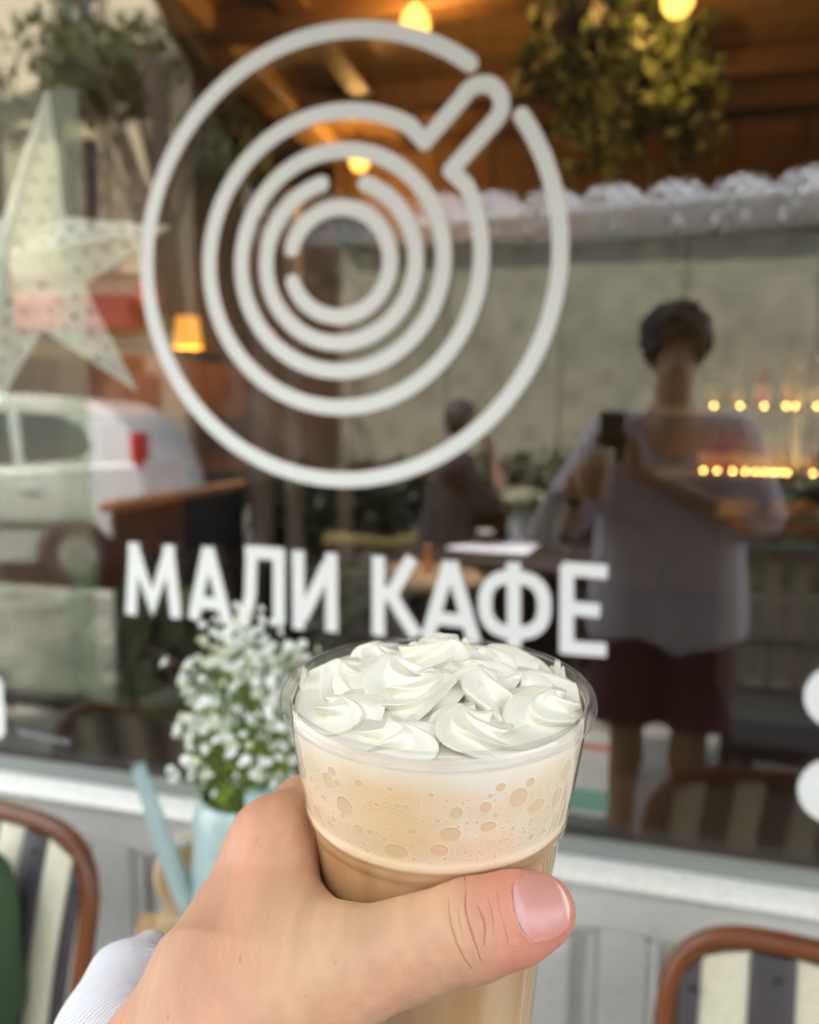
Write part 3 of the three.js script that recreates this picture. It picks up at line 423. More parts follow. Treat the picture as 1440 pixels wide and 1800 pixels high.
  part('worktop', rb(1.7, 0.05, 0.6, 0.01, 0, 0.86, 0), std(lin(0.28, 0.17, 0.1), 0.35, { map: woodTone(1, 0.95, 0.9) }), bar); part('front_panel', rb(1.62, 0.83, 0.05, 0.008, 0, 0.415, 0.24), std(lin(0.2, 0.22, 0.22), 0.5), bar); part('end_panel', rb(0.05, 0.83, 0.5, 0.008, -0.79, 0.415, -0.03), std(lin(0.2, 0.22, 0.22), 0.5), bar);
  const sh = thing('bottle_shelf', 'lit two-tier bottle shelf behind the bar', 'shelf', V(0.95, 0, bz)), led = new THREE.MeshStandardMaterial({ color: 0xffffff, emissive: new THREE.Color(1, 0.52, 0.12), emissiveIntensity: 0.4 }), shm = std(lin(0.35, 0.33, 0.28), 0.5);
  const yA = atZ(1330, 722, bz).y, yB = atZ(1330, 836, bz).y;
  part('board', rb(1.5, 0.035, 0.22, 0.005, 0, yA, 0), shm, sh); part('board', rb(1.5, 0.035, 0.24, 0.005, 0, yB, 0), shm, sh); part('upright', rb(0.035, 0.62, 0.2, 0.005, -0.06, (yA + yB) / 2 + 0.1, -0.14), shm, sh); part('back_panel', bx(1.5, 1.2, 0.03, 0, yB + 0.4, -0.26), std(lin(0.035, 0.032, 0.03), 0.7), sh);
  for (const s of [-0.6, 0.6]) part('bracket', rb(0.03, yA + 0.2 - 0.15, 0.03, 0.004, s * 1.15, (yA + 0.2 + 0.15) / 2, -0.18), M.ironDark, sh);
  const led2 = new THREE.MeshStandardMaterial({ color: 0xffffff, emissive: new THREE.Color(1, 0.5, 0.12), emissiveIntensity: 9 });
  for (const [y, list] of [[yA, [1250, 1296, 1338, 1376, 1392, 1430]], [yB, [1238, 1262, 1290, 1312, 1330, 1346, 1362, 1374, 1386, 1432]]]) { part('led_strip_light', bx(1.4, 0.006, 0.012, 0, y + 0.0215, -0.08), std(lin(0.4, 0.36, 0.3), 0.5), sh); for (const px of list) part('led_bead_light', new THREE.SphereGeometry(0.005, 10, 8).translate(atZ(px, 800, bz + 0.06).x - 0.95, y + 0.0225, 0.06), led2, sh); }
  const ra = new THREE.RectAreaLight(new THREE.Color(1, 0.6, 0.2), 6, 1.4, 0.03); ra.position.set(0, yB + 0.035, -0.08); ra.rotation.x = Math.PI / 2; ra.name = 'shelf_light'; sh.add(ra);
  const rb2 = new THREE.RectAreaLight(new THREE.Color(1, 0.6, 0.2), 3, 1.4, 0.03); rb2.position.set(0, yA + 0.035, -0.08); rb2.rotation.x = Math.PI / 2; rb2.name = 'shelf_light'; sh.add(rb2);
  const bot = (px, y, w, h, c, label, k = 0) => { const p = atZ(px, 800, bz), t = thing('bottle', label, 'bottle', V(p.x, y + 0.0185, bz - 0.02), 0, 'bottles on the lit shelf'); const pr = [[0, 0], [w * 0.95, 0], [w, 0.01], [w, h * 0.55], [w * 0.8, h * 0.66], [w * 0.36, h * 0.76], [w * 0.34, h]]; part('glass', lathe(pr, 20), phys(c, { transmission: 0.75, roughness: 0.12, thickness: 0 }), t); part('cap', cyl(w * 0.4, w * 0.4, h * 0.09, 0, h * 1.0, 0, 14), k ? M.vinyl : M.ironDark, t); part('label_band', new THREE.CylinderGeometry(w * 1.02, w * 1.02, h * 0.26, 20, 1, true).translate(0, h * 0.28, 0), std(c.clone().lerp(lin(0.6, 0.55, 0.45), 0.6), 0.7), t); };
  const amb = lin(0.75, 0.36, 0.06), yel = lin(0.8, 0.62, 0.12), redc = lin(0.75, 0.06, 0.03), clr = lin(0.75, 0.72, 0.6), grn = lin(0.3, 0.36, 0.12);
  bot(1254, yA, 0.042, 0.24, grn, 'olive green bottle on the upper lit shelf'); bot(1290, yA, 0.026, 0.2, clr, 'slim clear bottle on the upper lit shelf', 1); bot(1336, yA, 0.038, 0.26, redc, 'red bottle on the upper lit shelf'); bot(1383, yA, 0.042, 0.29, yel, 'tall golden bottle on the upper lit shelf'); bot(1432, yA, 0.04, 0.24, clr, 'wide clear bottle on the upper lit shelf', 1);
  bot(1243, yB, 0.036, 0.23, amb, 'amber bottle on the lower lit shelf, next to the shelf end'); bot(1268, yB, 0.03, 0.22, redc, 'red bottle on the lower lit shelf'); bot(1294, yB, 0.036, 0.24, amb, 'broad amber bottle on the lower lit shelf'); bot(1318, yB, 0.034, 0.2, clr, 'clear bottle on the lower lit shelf', 1); bot(1347, yB, 0.04, 0.22, yel, 'golden round bottle on the lower lit shelf'); bot(1378, yB, 0.038, 0.25, yel, 'tall yellow bottle on the lower lit shelf'); bot(1428, yB, 0.034, 0.2, amb, 'small amber bottle on the lower lit shelf beyond the upright');
  const pl = thing('pastry_plate', 'plate of pastries on the bar counter', 'plate', V(atZ(1400, 890, -2.75).x, 1.036, -2.75)); part('plate', lathe([[0, 0], [0.06, 0], [0.13, 0.018], [0.125, 0.022], [0, 0.006]], 28), M.vinyl, pl); for (let i = 0; i < 6; i++) part('pastry', new THREE.SphereGeometry(0.042, 12, 8).scale(1.3, 0.75, 0.9).rotateY(i).translate(Math.cos(i * 1.05) * 0.065, 0.036 + (i % 2) * 0.02, Math.sin(i * 1.05) * 0.06), std(lin(0.5, 0.3, 0.14), 0.7), pl);
  const cv = thing('glass_cover', 'clear glass dome over cakes on the bar counter', 'cake cover', V(atZ(1300, 890, -2.7).x, 1.036, -2.7)); part('dome', new THREE.SphereGeometry(0.11, 24, 12, 0, 6.29, 0, Math.PI / 2), phys(0xffffff, { transmission: 1, roughness: 0.02, thickness: 0 }), cv); part('board', cyl(0.125, 0.125, 0.012, 0, 0.006, 0, 28), M.midWood, cv); part('cake', cyl(0.085, 0.09, 0.06, 0, 0.043, 0, 24), std(lin(0.62, 0.45, 0.3), 0.7), cv);

  // potted plant and a packet on the inner sill
  const pp = atZ(250, 1150, -0.42), pt = thing('leafy_plant', 'yellow-green leafy pot plant inside the window', 'plant', V(pp.x, 0.15, pp.z)); part('pot', lathe([[0, 0], [0.1, 0], [0.13, 0.55], [0.12, 0.55]], 20), M.darkWood, pt);
  leaves('foliage', pt, 60, (r) => { const a = r() * 6.28, d = 0.16 * Math.sqrt(r()); return V(Math.cos(a) * d, 0.58 + 0.32 * r(), Math.sin(a) * d * 0.7); }, M.leaf, 61, 0.12);
  const pk = thing('snack_packet', 'small green and red packet standing on the inner sill beside the cup', 'packet', V(atZ(1030, 1370, -0.1).x, 0.841, -0.1)); part('packet', rb(0.07, 0.14, 0.03, 0.008, 0, 0.07, 0), std(lin(0.5, 0.48, 0.42), 0.5), pk); part('label_band', rb(0.072, 0.045, 0.032, 0.008, 0, 0.03, 0), std(lin(0.08, 0.3, 0.18), 0.5), pk); part('label_stripe', rb(0.0715, 0.018, 0.0315, 0.006, 0, 0.12, 0), std(lin(0.5, 0.12, 0.05), 0.5), pk);

  // perforated paper star hung in the window
  const zs = -0.28, cS = atZ(52, 466, zs), tip = [[84, 150], [302, 398], [243, 690], [44, 652], [-235, 330]].map((p) => atZ(...p, zs).sub(cS));
  const star = thing('star_lantern', 'white paper star lantern with punched holes hung in the window', 'lantern', cS), paper = phys(lin(0.80, 0.82, 0.70), { roughness: 0.9, side: THREE.DoubleSide });
  tip[3] = V(-0.13, -0.33, 0); tip[4] = V(-0.34, 0.08, 0);
  for (let s = -1; s <= 1; s += 2) for (let i = 0; i < 5; i++) for (let e = -1; e <= 1; e += 2) {
    const T = tip[i], O = tip[(i + (e > 0 ? 1 : 4)) % 5], N = T.clone().add(O).multiplyScalar(0.225), C = V(0, 0, 0.075 * s);
    const A = C, B = T, D = N.clone(); const u = B.clone().sub(A), L = u.length(); u.normalize(); const n = u.clone().cross(D.clone().sub(A)).normalize(), v = n.clone().cross(u), dx = D.clone().sub(A).dot(u), dy = D.clone().sub(A).dot(v);
    const sp = new THREE.Shape([new THREE.Vector2(0, 0), new THREE.Vector2(L, 0), new THREE.Vector2(dx, dy)]);
    for (let k = 1; k < 8; k++) for (let m = 1; m < 3; m++) { const x = L * k / 8.5 + (m - 1) * 0.012, lim = x < dx ? dy * x / dx : dy * (L - x) / (L - dx), y = m * 0.031 - 0.012; if (y + 0.012 < lim) sp.holes.push(new THREE.Path(Array.from({ length: 12 }, (_, w) => new THREE.Vector2(x + 0.0068 * Math.cos(-w * Math.PI / 6), y + 0.0068 * Math.sin(-w * Math.PI / 6))))); }
    const g = new THREE.ShapeGeometry(sp); g.applyMatrix4(new THREE.Matrix4().makeBasis(u, v, n).setPosition(A)); part('star_facet', g, paper, star);
  }
  part('cord', tube([tip[0].clone(), tip[0].clone().add(V(-0.02, 0.9, 0))], 0.002, 2, 5), M.ironDark, star);
}
// ------------------------------------------------------------------ terrace guests and tables behind the photographer, seen in the glass
{
  const mir = (p) => V(p.x, p.y, -p.z);
  // round table with an orange pepper mill, low yellow armchair behind it
  const rt = mir(atY(730, 1012, 0.74)), rl = atY(612, 1012, 0.74), rr = rl.distanceTo(atY(850, 1012, 0.74)) / 2;
  const tb = thing('round_table', 'round light-wood terrace table on a single dark leg behind the photographer', 'table', V(rt.x, 0, rt.z));
  part('table_top', cyl(rr, rr * 0.985, 0.03, 0, 0.725, 0, 48), std(lin(0.36, 0.25, 0.14), 0.4, { map: woodTone(1, 0.96, 0.9) }), tb); part('column', cyl(0.03, 0.03, 0.69, 0, 0.365, 0), M.ironDark, tb); part('foot', cyl(0.2, 0.22, 0.02, 0, 0.011, 0), M.ironDark, tb);
  const pm = thing('pepper_mill', 'slim orange mill standing on the round table', 'mill', V(rt.x + 0.03, 0.7405, rt.z + 0.12)); part('mill_body', lathe([[0.0, 0], [0.026, 0], [0.024, 0.03], [0.012, 0.07], [0.014, 0.1]], 20), std(lin(0.45, 0.14, 0.03), 0.4), pm); part('mill_head', new THREE.SphereGeometry(0.016, 14, 10).translate(0, 0.112, 0), std(lin(0.45, 0.14, 0.03), 0.4), pm);
  const arm = (px, py, l, c, turn) => { const p = mir(atY(px, py, 0.78)), t = thing('tub_chair', l, 'chair', V(p.x, 0, p.z), turn, 'yellow tub chairs'); const m = std(c, 0.85); const sh = []; for (let i = 0; i <= 14; i++) { const a = Math.PI * (0.05 + 0.9 * i / 14); sh.push(V(Math.cos(a) * 0.27, 0.66 + 0.06 * Math.sin(a), -Math.sin(a) * 0.24)); }
    part('backrest', merge([tube(sh, 0.06, 30, 10), tube(sh.map((v) => V(v.x, 0.52, v.z)), 0.055, 30, 10)]), m, t); part('seat', rb(0.5, 0.13, 0.48, 0.05, 0, 0.42, 0), m, t); for (const [x, z] of [[-0.18, -0.17], [0.18, -0.17], [-0.18, 0.17], [0.18, 0.17]]) part('leg', cyl(0.014, 0.01, 0.36, x, 0.18, z, 10), M.darkWood, t); };
  arm(655, 930, 'dull yellow tub chair behind the round table', lin(0.12, 0.085, 0.02), 0.3); arm(770, 925, 'dull yellow tub chair drawn up between the two tables', lin(0.10, 0.08, 0.025), -0.4);

  // square table with a paper mat, metal can of flowers, napkin stand
  const q0 = mir(atY(868, 962, 0.74)), tt = thing('square_table', 'dark square terrace table with a white paper mat', 'table', V(q0.x, 0, q0.z), 0.1);
  part('table_top', rb(1.05, 0.035, 0.8, 0.008, 0.08, 0.722, -0.1), M.darkWood, tt); for (const [x, z] of [[-0.38, -0.44], [0.55, -0.44], [-0.38, 0.24], [0.55, 0.24]]) part('leg', rb(0.05, 0.7, 0.05, 0.006, x, 0.352, z), M.darkWood, tt);
  tag(part('paper_mat', new RoundedBoxGeometry(0.46, 0.002, 0.42, 2, 0.001).rotateY(0.1).translate(q0.x + 0.0, 0.7425, q0.z + 0.02), std(lin(0.78, 0.76, 0.82), 0.9)), 'white paper mat lying on the dark square table', 'paper mat');
  const fv = thing('flower_can', 'grey metal can of small white flowers on the dark square table', 'vase', V(q0.x + 0.12, 0.745, q0.z + 0.18)); part('can', lathe([[0, 0], [0.07, 0], [0.075, 0.02], [0.066, 0.2], [0.07, 0.215], [0.066, 0.215]], 24), std(lin(0.22, 0.24, 0.25), 0.45, { metalness: 0.3 }), fv);
  leaves('blossoms', fv, 260, (r) => { const a = r() * 6.28, d = 0.13 * Math.sqrt(r()); return V(Math.cos(a) * d, 0.24 + 0.09 * r() * (1 - d * 3), Math.sin(a) * d); }, std(lin(0.62, 0.62, 0.5), 0.8), 9, 0.03);
  leaves('foliage', fv, 160, (r) => { const a = r() * 6.28, d = 0.11 * Math.sqrt(r()); return V(Math.cos(a) * d, 0.2 + 0.06 * r(), Math.sin(a) * d); }, M.leafIn, 10, 0.05);
  const nb = thing('napkin_holder', 'small dark napkin holder on the paper mat', 'napkin holder', V(q0.x - 0.06, 0.745, q0.z + 0.06)); part('holder', rb(0.1, 0.07, 0.06, 0.006, 0, 0.035, 0), M.darkWood, nb); part('napkins', bx(0.085, 0.085, 0.04, 0, 0.044, 0), M.vinyl, nb);
  const wg = thing('water_glass', 'clear stemmed glass on the dark square table', 'glass', V(q0.x + 0.36, 0.745, q0.z + 0.1)); part('bowl', lathe([[0.0, 0], [0.034, 0], [0.034, 0.003], [0.004, 0.008], [0.004, 0.07], [0.03, 0.1], [0.04, 0.15], [0.034, 0.2]], 24), phys(0xffffff, { transmission: 1, roughness: 0.02, thickness: 0 }), wg);

  // seated guest in dark clothes, chin on hand
  {
    const h = mir(atZ(805, 742, -q0.z - 0.1)), px = thing('person', 'seated person with dark hair in a dark top, chin on hand, at the square table', 'person', V(h.x, 0, h.z)), b = h.y;
    const skin = std(lin(0.42, 0.26, 0.19), 0.6), dark = std(lin(0.018, 0.015, 0.014), 0.9);
    const HD = V(0.03, b, 0), SH = V(0.0, b - 0.27, 0), elb = V(0.26, b - 0.42, 0.1), hnd = V(0.17, b - 0.1, 0.05), elL = V(0.1, b - 0.48, 0.26), hnL = V(0.3, b - 0.5, 0.1);
    const head = union([ell(HD, 0.082, 0.112, 0.078), cone(V(0.045, b - 0.06, 0), V(0.06, b - 0.085, 0), 0.05, 0.04), cone(V(0.1, b - 0.005, 0), V(0.105, b - 0.02, 0), 0.014, 0.016), cone(V(0.01, b - 0.08, 0), V(-0.01, b - 0.2, 0), 0.05, 0.055), ell(V(0.03, b - 0.005, 0.08), 0.02, 0.03, 0.012)], 0.02);
    const arms = union([...chain([[elb, 0.04], [hnd, 0.028]]), ...chain([[elL, 0.04], [hnL, 0.028]]), ...[-1, 0, 1, 2].flatMap((i) => chain([[hnd.clone().add(V(0, 0.01, i * 0.016)), 0.014], [V(0.14, b - 0.06, i * 0.017), 0.01], [V(0.11, b - 0.07, i * 0.017), 0.009]])), cone(hnL, V(0.38, b - 0.51, 0.08), 0.03, 0.014)], 0.02);
    part('body', nets((x, y, z) => smin(head(x, y, z), arms(x, y, z), 0.01), V(-0.16, b - 0.62, -0.16), V(0.46, b + 0.16, 0.36), 0.013), skin, px);
    const top = union([cone(V(-0.03, b - 0.36, 0), V(-0.1, 0.5, 0), 0.15, 0.17), cone(V(0, b - 0.25, -0.14), V(0, b - 0.25, 0.14), 0.07, 0.07), ...chain([[V(0, b - 0.26, -0.16), 0.07], [V(0.16, b - 0.46, 0.02), 0.062], [elb, 0.05]]), ...chain([[V(0, b - 0.26, 0.17), 0.07], [elL, 0.052]])], 0.05);
    part('shirt', nets(top, V(-0.34, 0.3, -0.3), V(0.36, b - 0.1, 0.36), 0.015), dark, px);
    part('trousers', nets(union([...chain([[V(-0.1, 0.5, -0.1), 0.1], [V(0.36, 0.52, -0.1), 0.07], [V(0.36, 0.05, -0.1), 0.05]]), ...chain([[V(-0.1, 0.5, 0.1), 0.1], [V(0.36, 0.52, 0.1), 0.07], [V(0.36, 0.05, 0.1), 0.05]])], 0.04), V(-0.25, -0.02, -0.24), V(0.5, 0.66, 0.24), 0.018), dark, px);
    part('hair', nets((x, y, z) => Math.max(ell(V(0.015, b + 0.018, 0), 0.1, 0.118, 0.094)(x, y, z), -ell(V(0.11, b - 0.06, 0), 0.085, 0.115, 0.12)(x, y, z)), V(-0.12, b - 0.13, -0.12), V(0.14, b + 0.16, 0.12), 0.01), std(lin(0.012, 0.008, 0.006), 0.7), px);
    for (const z of [-0.1, 0.1]) part('shoe', rb(0.24, 0.08, 0.09, 0.03, 0.42, 0.04, z), dark, px);
    const st = thing('cafe_stool', 'dark stool under the seated guest', 'stool', V(h.x - 0.08, 0, h.z)); part('seat', cyl(0.2, 0.2, 0.05, 0, 0.37, 0), M.darkWood, st); for (const [x, z] of [[-0.14, -0.14], [0.14, -0.14], [-0.14, 0.14], [0.14, 0.14]]) part('leg', cyl(0.015, 0.02, 0.35, x, 0.175, z, 8), M.darkWood, st);
  }

  // slatted bench on the terrace
  const b0 = atZ(1300, 1290, -1.55), bn = thing('slatted_bench', 'dark bench with pale upright back slats on the terrace beside the photographer', 'bench', V(b0.x + 0.5, 0.15, 1.62), Math.PI);
  const sl = std(lin(0.34, 0.27, 0.18), 0.6, { map: woodTone(1, 0.96, 0.9) }), bk = std(lin(0.02, 0.02, 0.02), 0.6);
  for (let i = 0; i < 11; i++) part('back_slat', rb(0.042, 0.5, 0.02, 0.005, -0.46 + i * 0.093, 0.6, -0.2), sl, bn);
  part('top_rail', rb(1.1, 0.06, 0.04, 0.008, 0, 0.86, -0.2), bk, bn); part('mid_rail', rb(1.1, 0.035, 0.012, 0.004, 0, 0.545, -0.183), bk, bn); part('low_rail', rb(1.1, 0.05, 0.04, 0.008, 0, 0.36, -0.2), bk, bn); part('seat', rb(1.12, 0.06, 0.45, 0.01, 0, 0.3, 0.02), bk, bn);
  for (const [x, z] of [[-0.5, -0.18], [0.5, -0.18], [-0.5, 0.2], [0.5, 0.2]]) part('leg', rb(0.05, 0.42, 0.05, 0.006, x, 0.06, z), bk, bn);

}
// ------------------------------------------------------------------ terrace furniture between the camera and the shopfront
{
  const cane = std(lin(0.34, 0.115, 0.04), 0.32, { map: tex(256, 64, (u, v) => { const k = 0.75 + 0.5 * (nA(u * 3, v) - 0.5) + 0.25 * (nC(u * 5, v * 2) - 0.5); return [k, k * 0.96, k * 0.92]; }, true), bumpMap: T_rough, bumpScale: 0.001 });
  const weave = tex(128, 128, (u, v) => { const a = Math.floor(u * 8), b = Math.floor(v * 8), k = (a + b) % 2; return 0.5 + 0.5 * (k ? Math.sin(((v * 8) % 1) * Math.PI) : Math.sin(((u * 8) % 1) * Math.PI)); });
  const stain = tex(256, 256, (u, v) => { const n = nB(u, v), m = nA(u * 2, v * 2), k = 0.92 + 0.08 * n - (m > 0.62 ? (m - 0.62) * 0.45 : 0); return [k, k * 0.99, k * 0.95]; }, true);
  const cream = std(lin(0.70, 0.67, 0.54), 0.5, { map: stain, bumpMap: weave, bumpScale: 0.0005 }), dark = std(lin(0.065, 0.057, 0.066), 0.5, { map: stain, bumpMap: weave, bumpScale: 0.0005 });
  const W2 = 0.215, TOP = 0.88, lean = (y) => -0.10 * Math.max(0, (y - 0.45) / 0.45) ** 1.15;
  function bistro(pos, turn, label, order) {
    const t = thing('bistro_chair', label, 'chair', pos, turn, 'striped bistro chairs');
    const fr = []; for (let i = 0; i <= 30; i++) { const a = Math.PI * i / 30, c = Math.cos(a), s = Math.sin(a), q = (x, e) => Math.sign(x) * Math.pow(Math.abs(x), e); const x = -W2 * q(c, 0.42), y = TOP - 0.15 + 0.15 * q(s, 0.62); fr.push(V(x, y, lean(y))); }
    const pth = [V(-W2 * 0.98, 0, -0.06), V(-W2, 0.25, -0.01), V(-W2, 0.45, 0), ...fr, V(W2, 0.45, 0), V(W2, 0.25, -0.01), V(W2 * 0.98, 0, -0.06)];
    part('back_frame', tube(pth, 0.0135, 160, 12), cane, t);
    const arch = (x) => { const k = Math.min(1, Math.abs(x) / W2); const cc = Math.pow(k, 1 / 0.42), s = Math.sqrt(Math.max(0, 1 - cc * cc)); return TOP - 0.15 + 0.15 * Math.pow(s, 0.62) - 0.011; };
    const n = 8, bw = (2 * W2 - 0.026) / n;
    for (let i = 0; i <= n; i++) {
      const xs = -W2 + 0.013 + (i ? i - 0.5 : 0) * bw, xa = xs + 0.0008, xb = xs + (i === 0 || i === n ? 0.5 : 1) * bw - 0.0008, g = new THREE.BufferGeometry(), P = [], UV = [], I = [], NX = 6, NY = 26;
      for (let f = 0; f < 2; f++) for (let iy = 0; iy <= NY; iy++) for (let ix = 0; ix <= NX; ix++) { const x = xa + (xb - xa) * ix / NX, y = 0.475 + (arch(x) - 0.475) * iy / NY, e = Math.sin(Math.PI * ix / NX), z = lean(y) + (f ? 1 : -1) * (0.002 + 0.0045 * Math.pow(e, 0.5)) + 0.012 * Math.sin(Math.PI * (y - 0.47) / 0.45); P.push(x, y, z); UV.push(x / 0.04, y / 0.04); }
      const st = (NX + 1), half = st * (NY + 1); for (let f = 0; f < 2; f++) for (let iy = 0; iy < NY; iy++) for (let ix = 0; ix < NX; ix++) { const a = f * half + iy * st + ix; if (f) I.push(a, a + 1, a + st + 1, a, a + st + 1, a + st); else I.push(a, a + st + 1, a + 1, a, a + st, a + st + 1); }
      for (let iy = 0; iy < NY; iy++) for (const ix of [0, NX]) { const a = iy * st + ix, b = a + half; if (ix) I.push(a, a + st, b, b, a + st, b + st); else I.push(a, b, a + st, b, b + st, a + st); }
      g.setAttribute('position', new THREE.BufferAttribute(new Float32Array(P), 3)); g.setAttribute('uv', new THREE.BufferAttribute(new Float32Array(UV), 2)); g.setIndex(I); g.computeVertexNormals();
      const isC = i % 2 === 1, band = part(isC ? 'cream_band' : 'dark_band', g, isC ? cream : dark, t);
      if (!isC) for (const y of [arch((xa + xb) / 2) - 0.022, 0.62]) part('rivet', new THREE.SphereGeometry(0.004, 10, 6).translate((xa + xb) / 2 + 0.006, y, lean(y) + 0.007 + 0.012 * Math.sin(Math.PI * (y - 0.47) / 0.45)), M.ironDark, band);
    }
    part('back_rail', tube([V(-W2, 0.468, 0), V(0, 0.468, 0.012), V(W2, 0.468, 0)], 0.011, 20, 10), cane, t);
    const seat = []; for (let i = 0; i < 28; i++) { const a = 6.2832 * i / 28, q = (x) => Math.sign(x) * Math.pow(Math.abs(x), 0.6); seat.push(V(0.215 * q(Math.cos(a)), 0.445, 0.2 + 0.2 * q(Math.sin(a)))); }
    part('seat_frame', tube(seat, 0.015, 60, 10, true), cane, t);
    for (let i = 0; i < 8; i++) part(i % 2 ? 'dark_seat_band' : 'cream_seat_band', rb(0.0485, 0.008, 0.385 - (i === 0 || i === 7 ? 0.1 : 0), 0.003, -0.172 + i * 0.0492, 0.45, 0.2), i % 2 ? dark : cream, t);
    for (const s of [-1, 1]) part('front_leg', tube([V(s * 0.19, 0.44, 0.36), V(s * 0.2, 0.2, 0.375), V(s * 0.205, 0, 0.385)], 0.013, 12, 10), cane, t);
    part('stretcher', merge([tube([V(-0.2, 0.2, 0.37), V(0.2, 0.2, 0.37)], 0.009, 4, 8), tube([V(-0.2, 0.19, -0.01), V(-0.2, 0.19, 0.37)], 0.009, 4, 8), tube([V(0.2, 0.19, -0.01), V(0.2, 0.19, 0.37)], 0.009, 4, 8)]), cane, t);
  }
  bistro(V(0.285, 0, 0.33), R(-9), 'cane bistro chair with cream and charcoal stripes and nothing on it', 1);
  bistro(V(-0.915, 0, 0.30), R(-9), 'cane bistro chair with cream and charcoal stripes and a green bag on it', 0);

  // green bag on the chair
  { const c = atD(-62, 1640, 1.08), t = thing('green_bag', 'dark green fabric bag with a black strap on a striped chair', 'bag', V(c.x, 0.455, c.z)), y = c.y - 0.455;
    const f = union([cone(V(0.0, y - 0.1, 0), V(0.0, y + 0.05, -0.01), 0.075, 0.06), cone(V(-0.09, y - 0.1, 0), V(-0.08, y + 0.04, 0), 0.075, 0.05), cone(V(0.01, 0.06, 0.02), V(-0.1, 0.06, 0.02), 0.06, 0.06)], 0.05);
    const g = (x, yy, z) => f(x, yy, z) + 0.006 * (nB(x * 3 + z, yy * 3) - 0.5) + 0.012 * Math.abs(nA(x * 2, yy * 2 + z) - 0.5);
    part('body', nets(g, V(-0.22, -0.02, -0.14), V(0.14, y + 0.18, 0.16), 0.006), std(lin(0.045, 0.085, 0.035), 0.85), t);
    part('strap', tube([V(0.03, y + 0.1, 0.02), V(0.075, y + 0.02, 0.05), V(0.085, y - 0.08, 0.06), V(0.06, y - 0.2, 0.06)], 0.011, 24, 8), std(lin(0.02, 0.025, 0.025), 0.8), t); }

  // small round table at the wall
  const TC = V(-0.37, 0, 0.30), tb = thing('terrace_table', 'small round pale table by the panelled front, holding the watering can', 'table', TC);
  part('table_top', lathe([[0, 0.725], [0.2, 0.725], [0.215, 0.732], [0.22, 0.74], [0.215, 0.749], [0, 0.75]], 48), std(lin(0.45, 0.33, 0.2), 0.45, { map: woodTone(1, 0.97, 0.93) }), tb); part('column', cyl(0.022, 0.022, 0.7, 0, 0.375, 0), M.ironDark, tb); part('foot', lathe([[0, 0.04], [0.03, 0.04], [0.18, 0.015], [0.19, 0.002], [0, 0.002]], 32), M.ironDark, tb);

  // pale blue enamel watering can
  const enamel = phys(lin(0.42, 0.56, 0.60), { roughness: 0.28, clearcoat: 0.6, clearcoatRoughness: 0.15, map: stain });
  const top = atD(437, 1392, 1.03), wc = thing('watering_can', 'pale blue enamel watering can holding white flowers', 'watering can', V(top.x, 0.7505, top.z)), H = top.y - 0.7505;
  part('body', lathe([[0, 0], [0.07, 0], [0.074, 0.006], [0.0735, H * 0.55], [0.0755, H * 0.58], [0.0755, H * 0.62], [0.073, H * 0.65], [0.0725, H * 0.78], [0.0715, H * 0.88], [0.068, H * 0.95], [0.063, H * 0.99], [0.06, H * 1.01], [0.059, H * 0.98], [0.066, H * 0.9], [0.066, 0.05]], 56), enamel, wc);
  { const hood = new THREE.SphereGeometry(0.07, 32, 14, Math.PI * 0.62, Math.PI * 0.76, 0.35, Math.PI / 2 - 0.35).scale(1, 0.72, 1).translate(0, H * 0.9, 0); part('hood', hood, phys(lin(0.42, 0.56, 0.60), { roughness: 0.28, clearcoat: 0.6, side: THREE.DoubleSide }), wc); }
  { const s0 = V(-0.066, H * 0.22, 0.02), s1 = atD(243, 1345, 1.0).sub(wc.position), m = s0.clone().lerp(s1, 0.5).add(V(-0.004, -0.004, 0)); const g = tube([s0, m, s1], 0.017, 24, 14); const p = g.attributes.position, len = s1.clone().sub(s0); for (let i = 0; i < p.count; i++) { const v = V(p.getX(i), p.getY(i), p.getZ(i)), k = Math.max(0, Math.min(1, v.clone().sub(s0).dot(len) / len.lengthSq())), ax = curve([s0, m, s1]).getPoint(k); v.sub(ax).multiplyScalar(1 - 0.5 * k).add(ax); p.setXYZ(i, v.x, v.y, v.z); } g.computeVertexNormals(); part('spout', g, enamel, wc);
    part('spout_brace', tube([V(-0.068, H * 0.7, 0.02), s0.clone().lerp(s1, 0.52)], 0.004, 6, 8), enamel, wc); }
  part('handle', tube([V(0.07, H * 0.25, 0), V(0.13, H * 0.45, 0), V(0.125, H * 0.85, 0), V(0.06, H * 0.95, 0)], 0.007, 30, 10), enamel, wc);
  // baby's breath
  { const t = thing('flower_bunch', "bunch of tiny white baby's breath flowers in the blue watering can", 'flowers', V(top.x, 0.7505 + H * 0.5, top.z)), r = mulberry(404), tips = [], stems = [], base = V(0, 0, 0), cen = atD(432, 1248, 1.03).sub(t.position);
    for (let i = 0; i < 130; i++) { const a = r() * 6.28, u = Math.cbrt(r()), ph = Math.acos(2 * r() - 1), e = V(cen.x + Math.sin(ph) * Math.cos(a) * 0.088 * u, cen.y + Math.cos(ph) * 0.112 * u, cen.z + Math.sin(ph) * Math.sin(a) * 0.085 * u); tips.push(e); const b = V((r() - 0.5) * 0.07, 0.02, (r() - 0.5) * 0.07); stems.push(tube([b, b.clone().lerp(e, 0.5).add(V((r() - 0.5) * 0.02, 0.01, (r() - 0.5) * 0.02)), e], 0.0007, 5, 4)); for (let k = 0; k < 4; k++) { const f = e.clone().add(V((r() - 0.5) * 0.05, (r() - 0.3) * 0.04, (r() - 0.5) * 0.05)); stems.push(tube([b.clone().lerp(e, 0.75), f], 0.0005, 2, 3)); tips.push(f); } }
    part('stems', merge(stems), std(lin(0.14, 0.24, 0.04), 0.7), t);
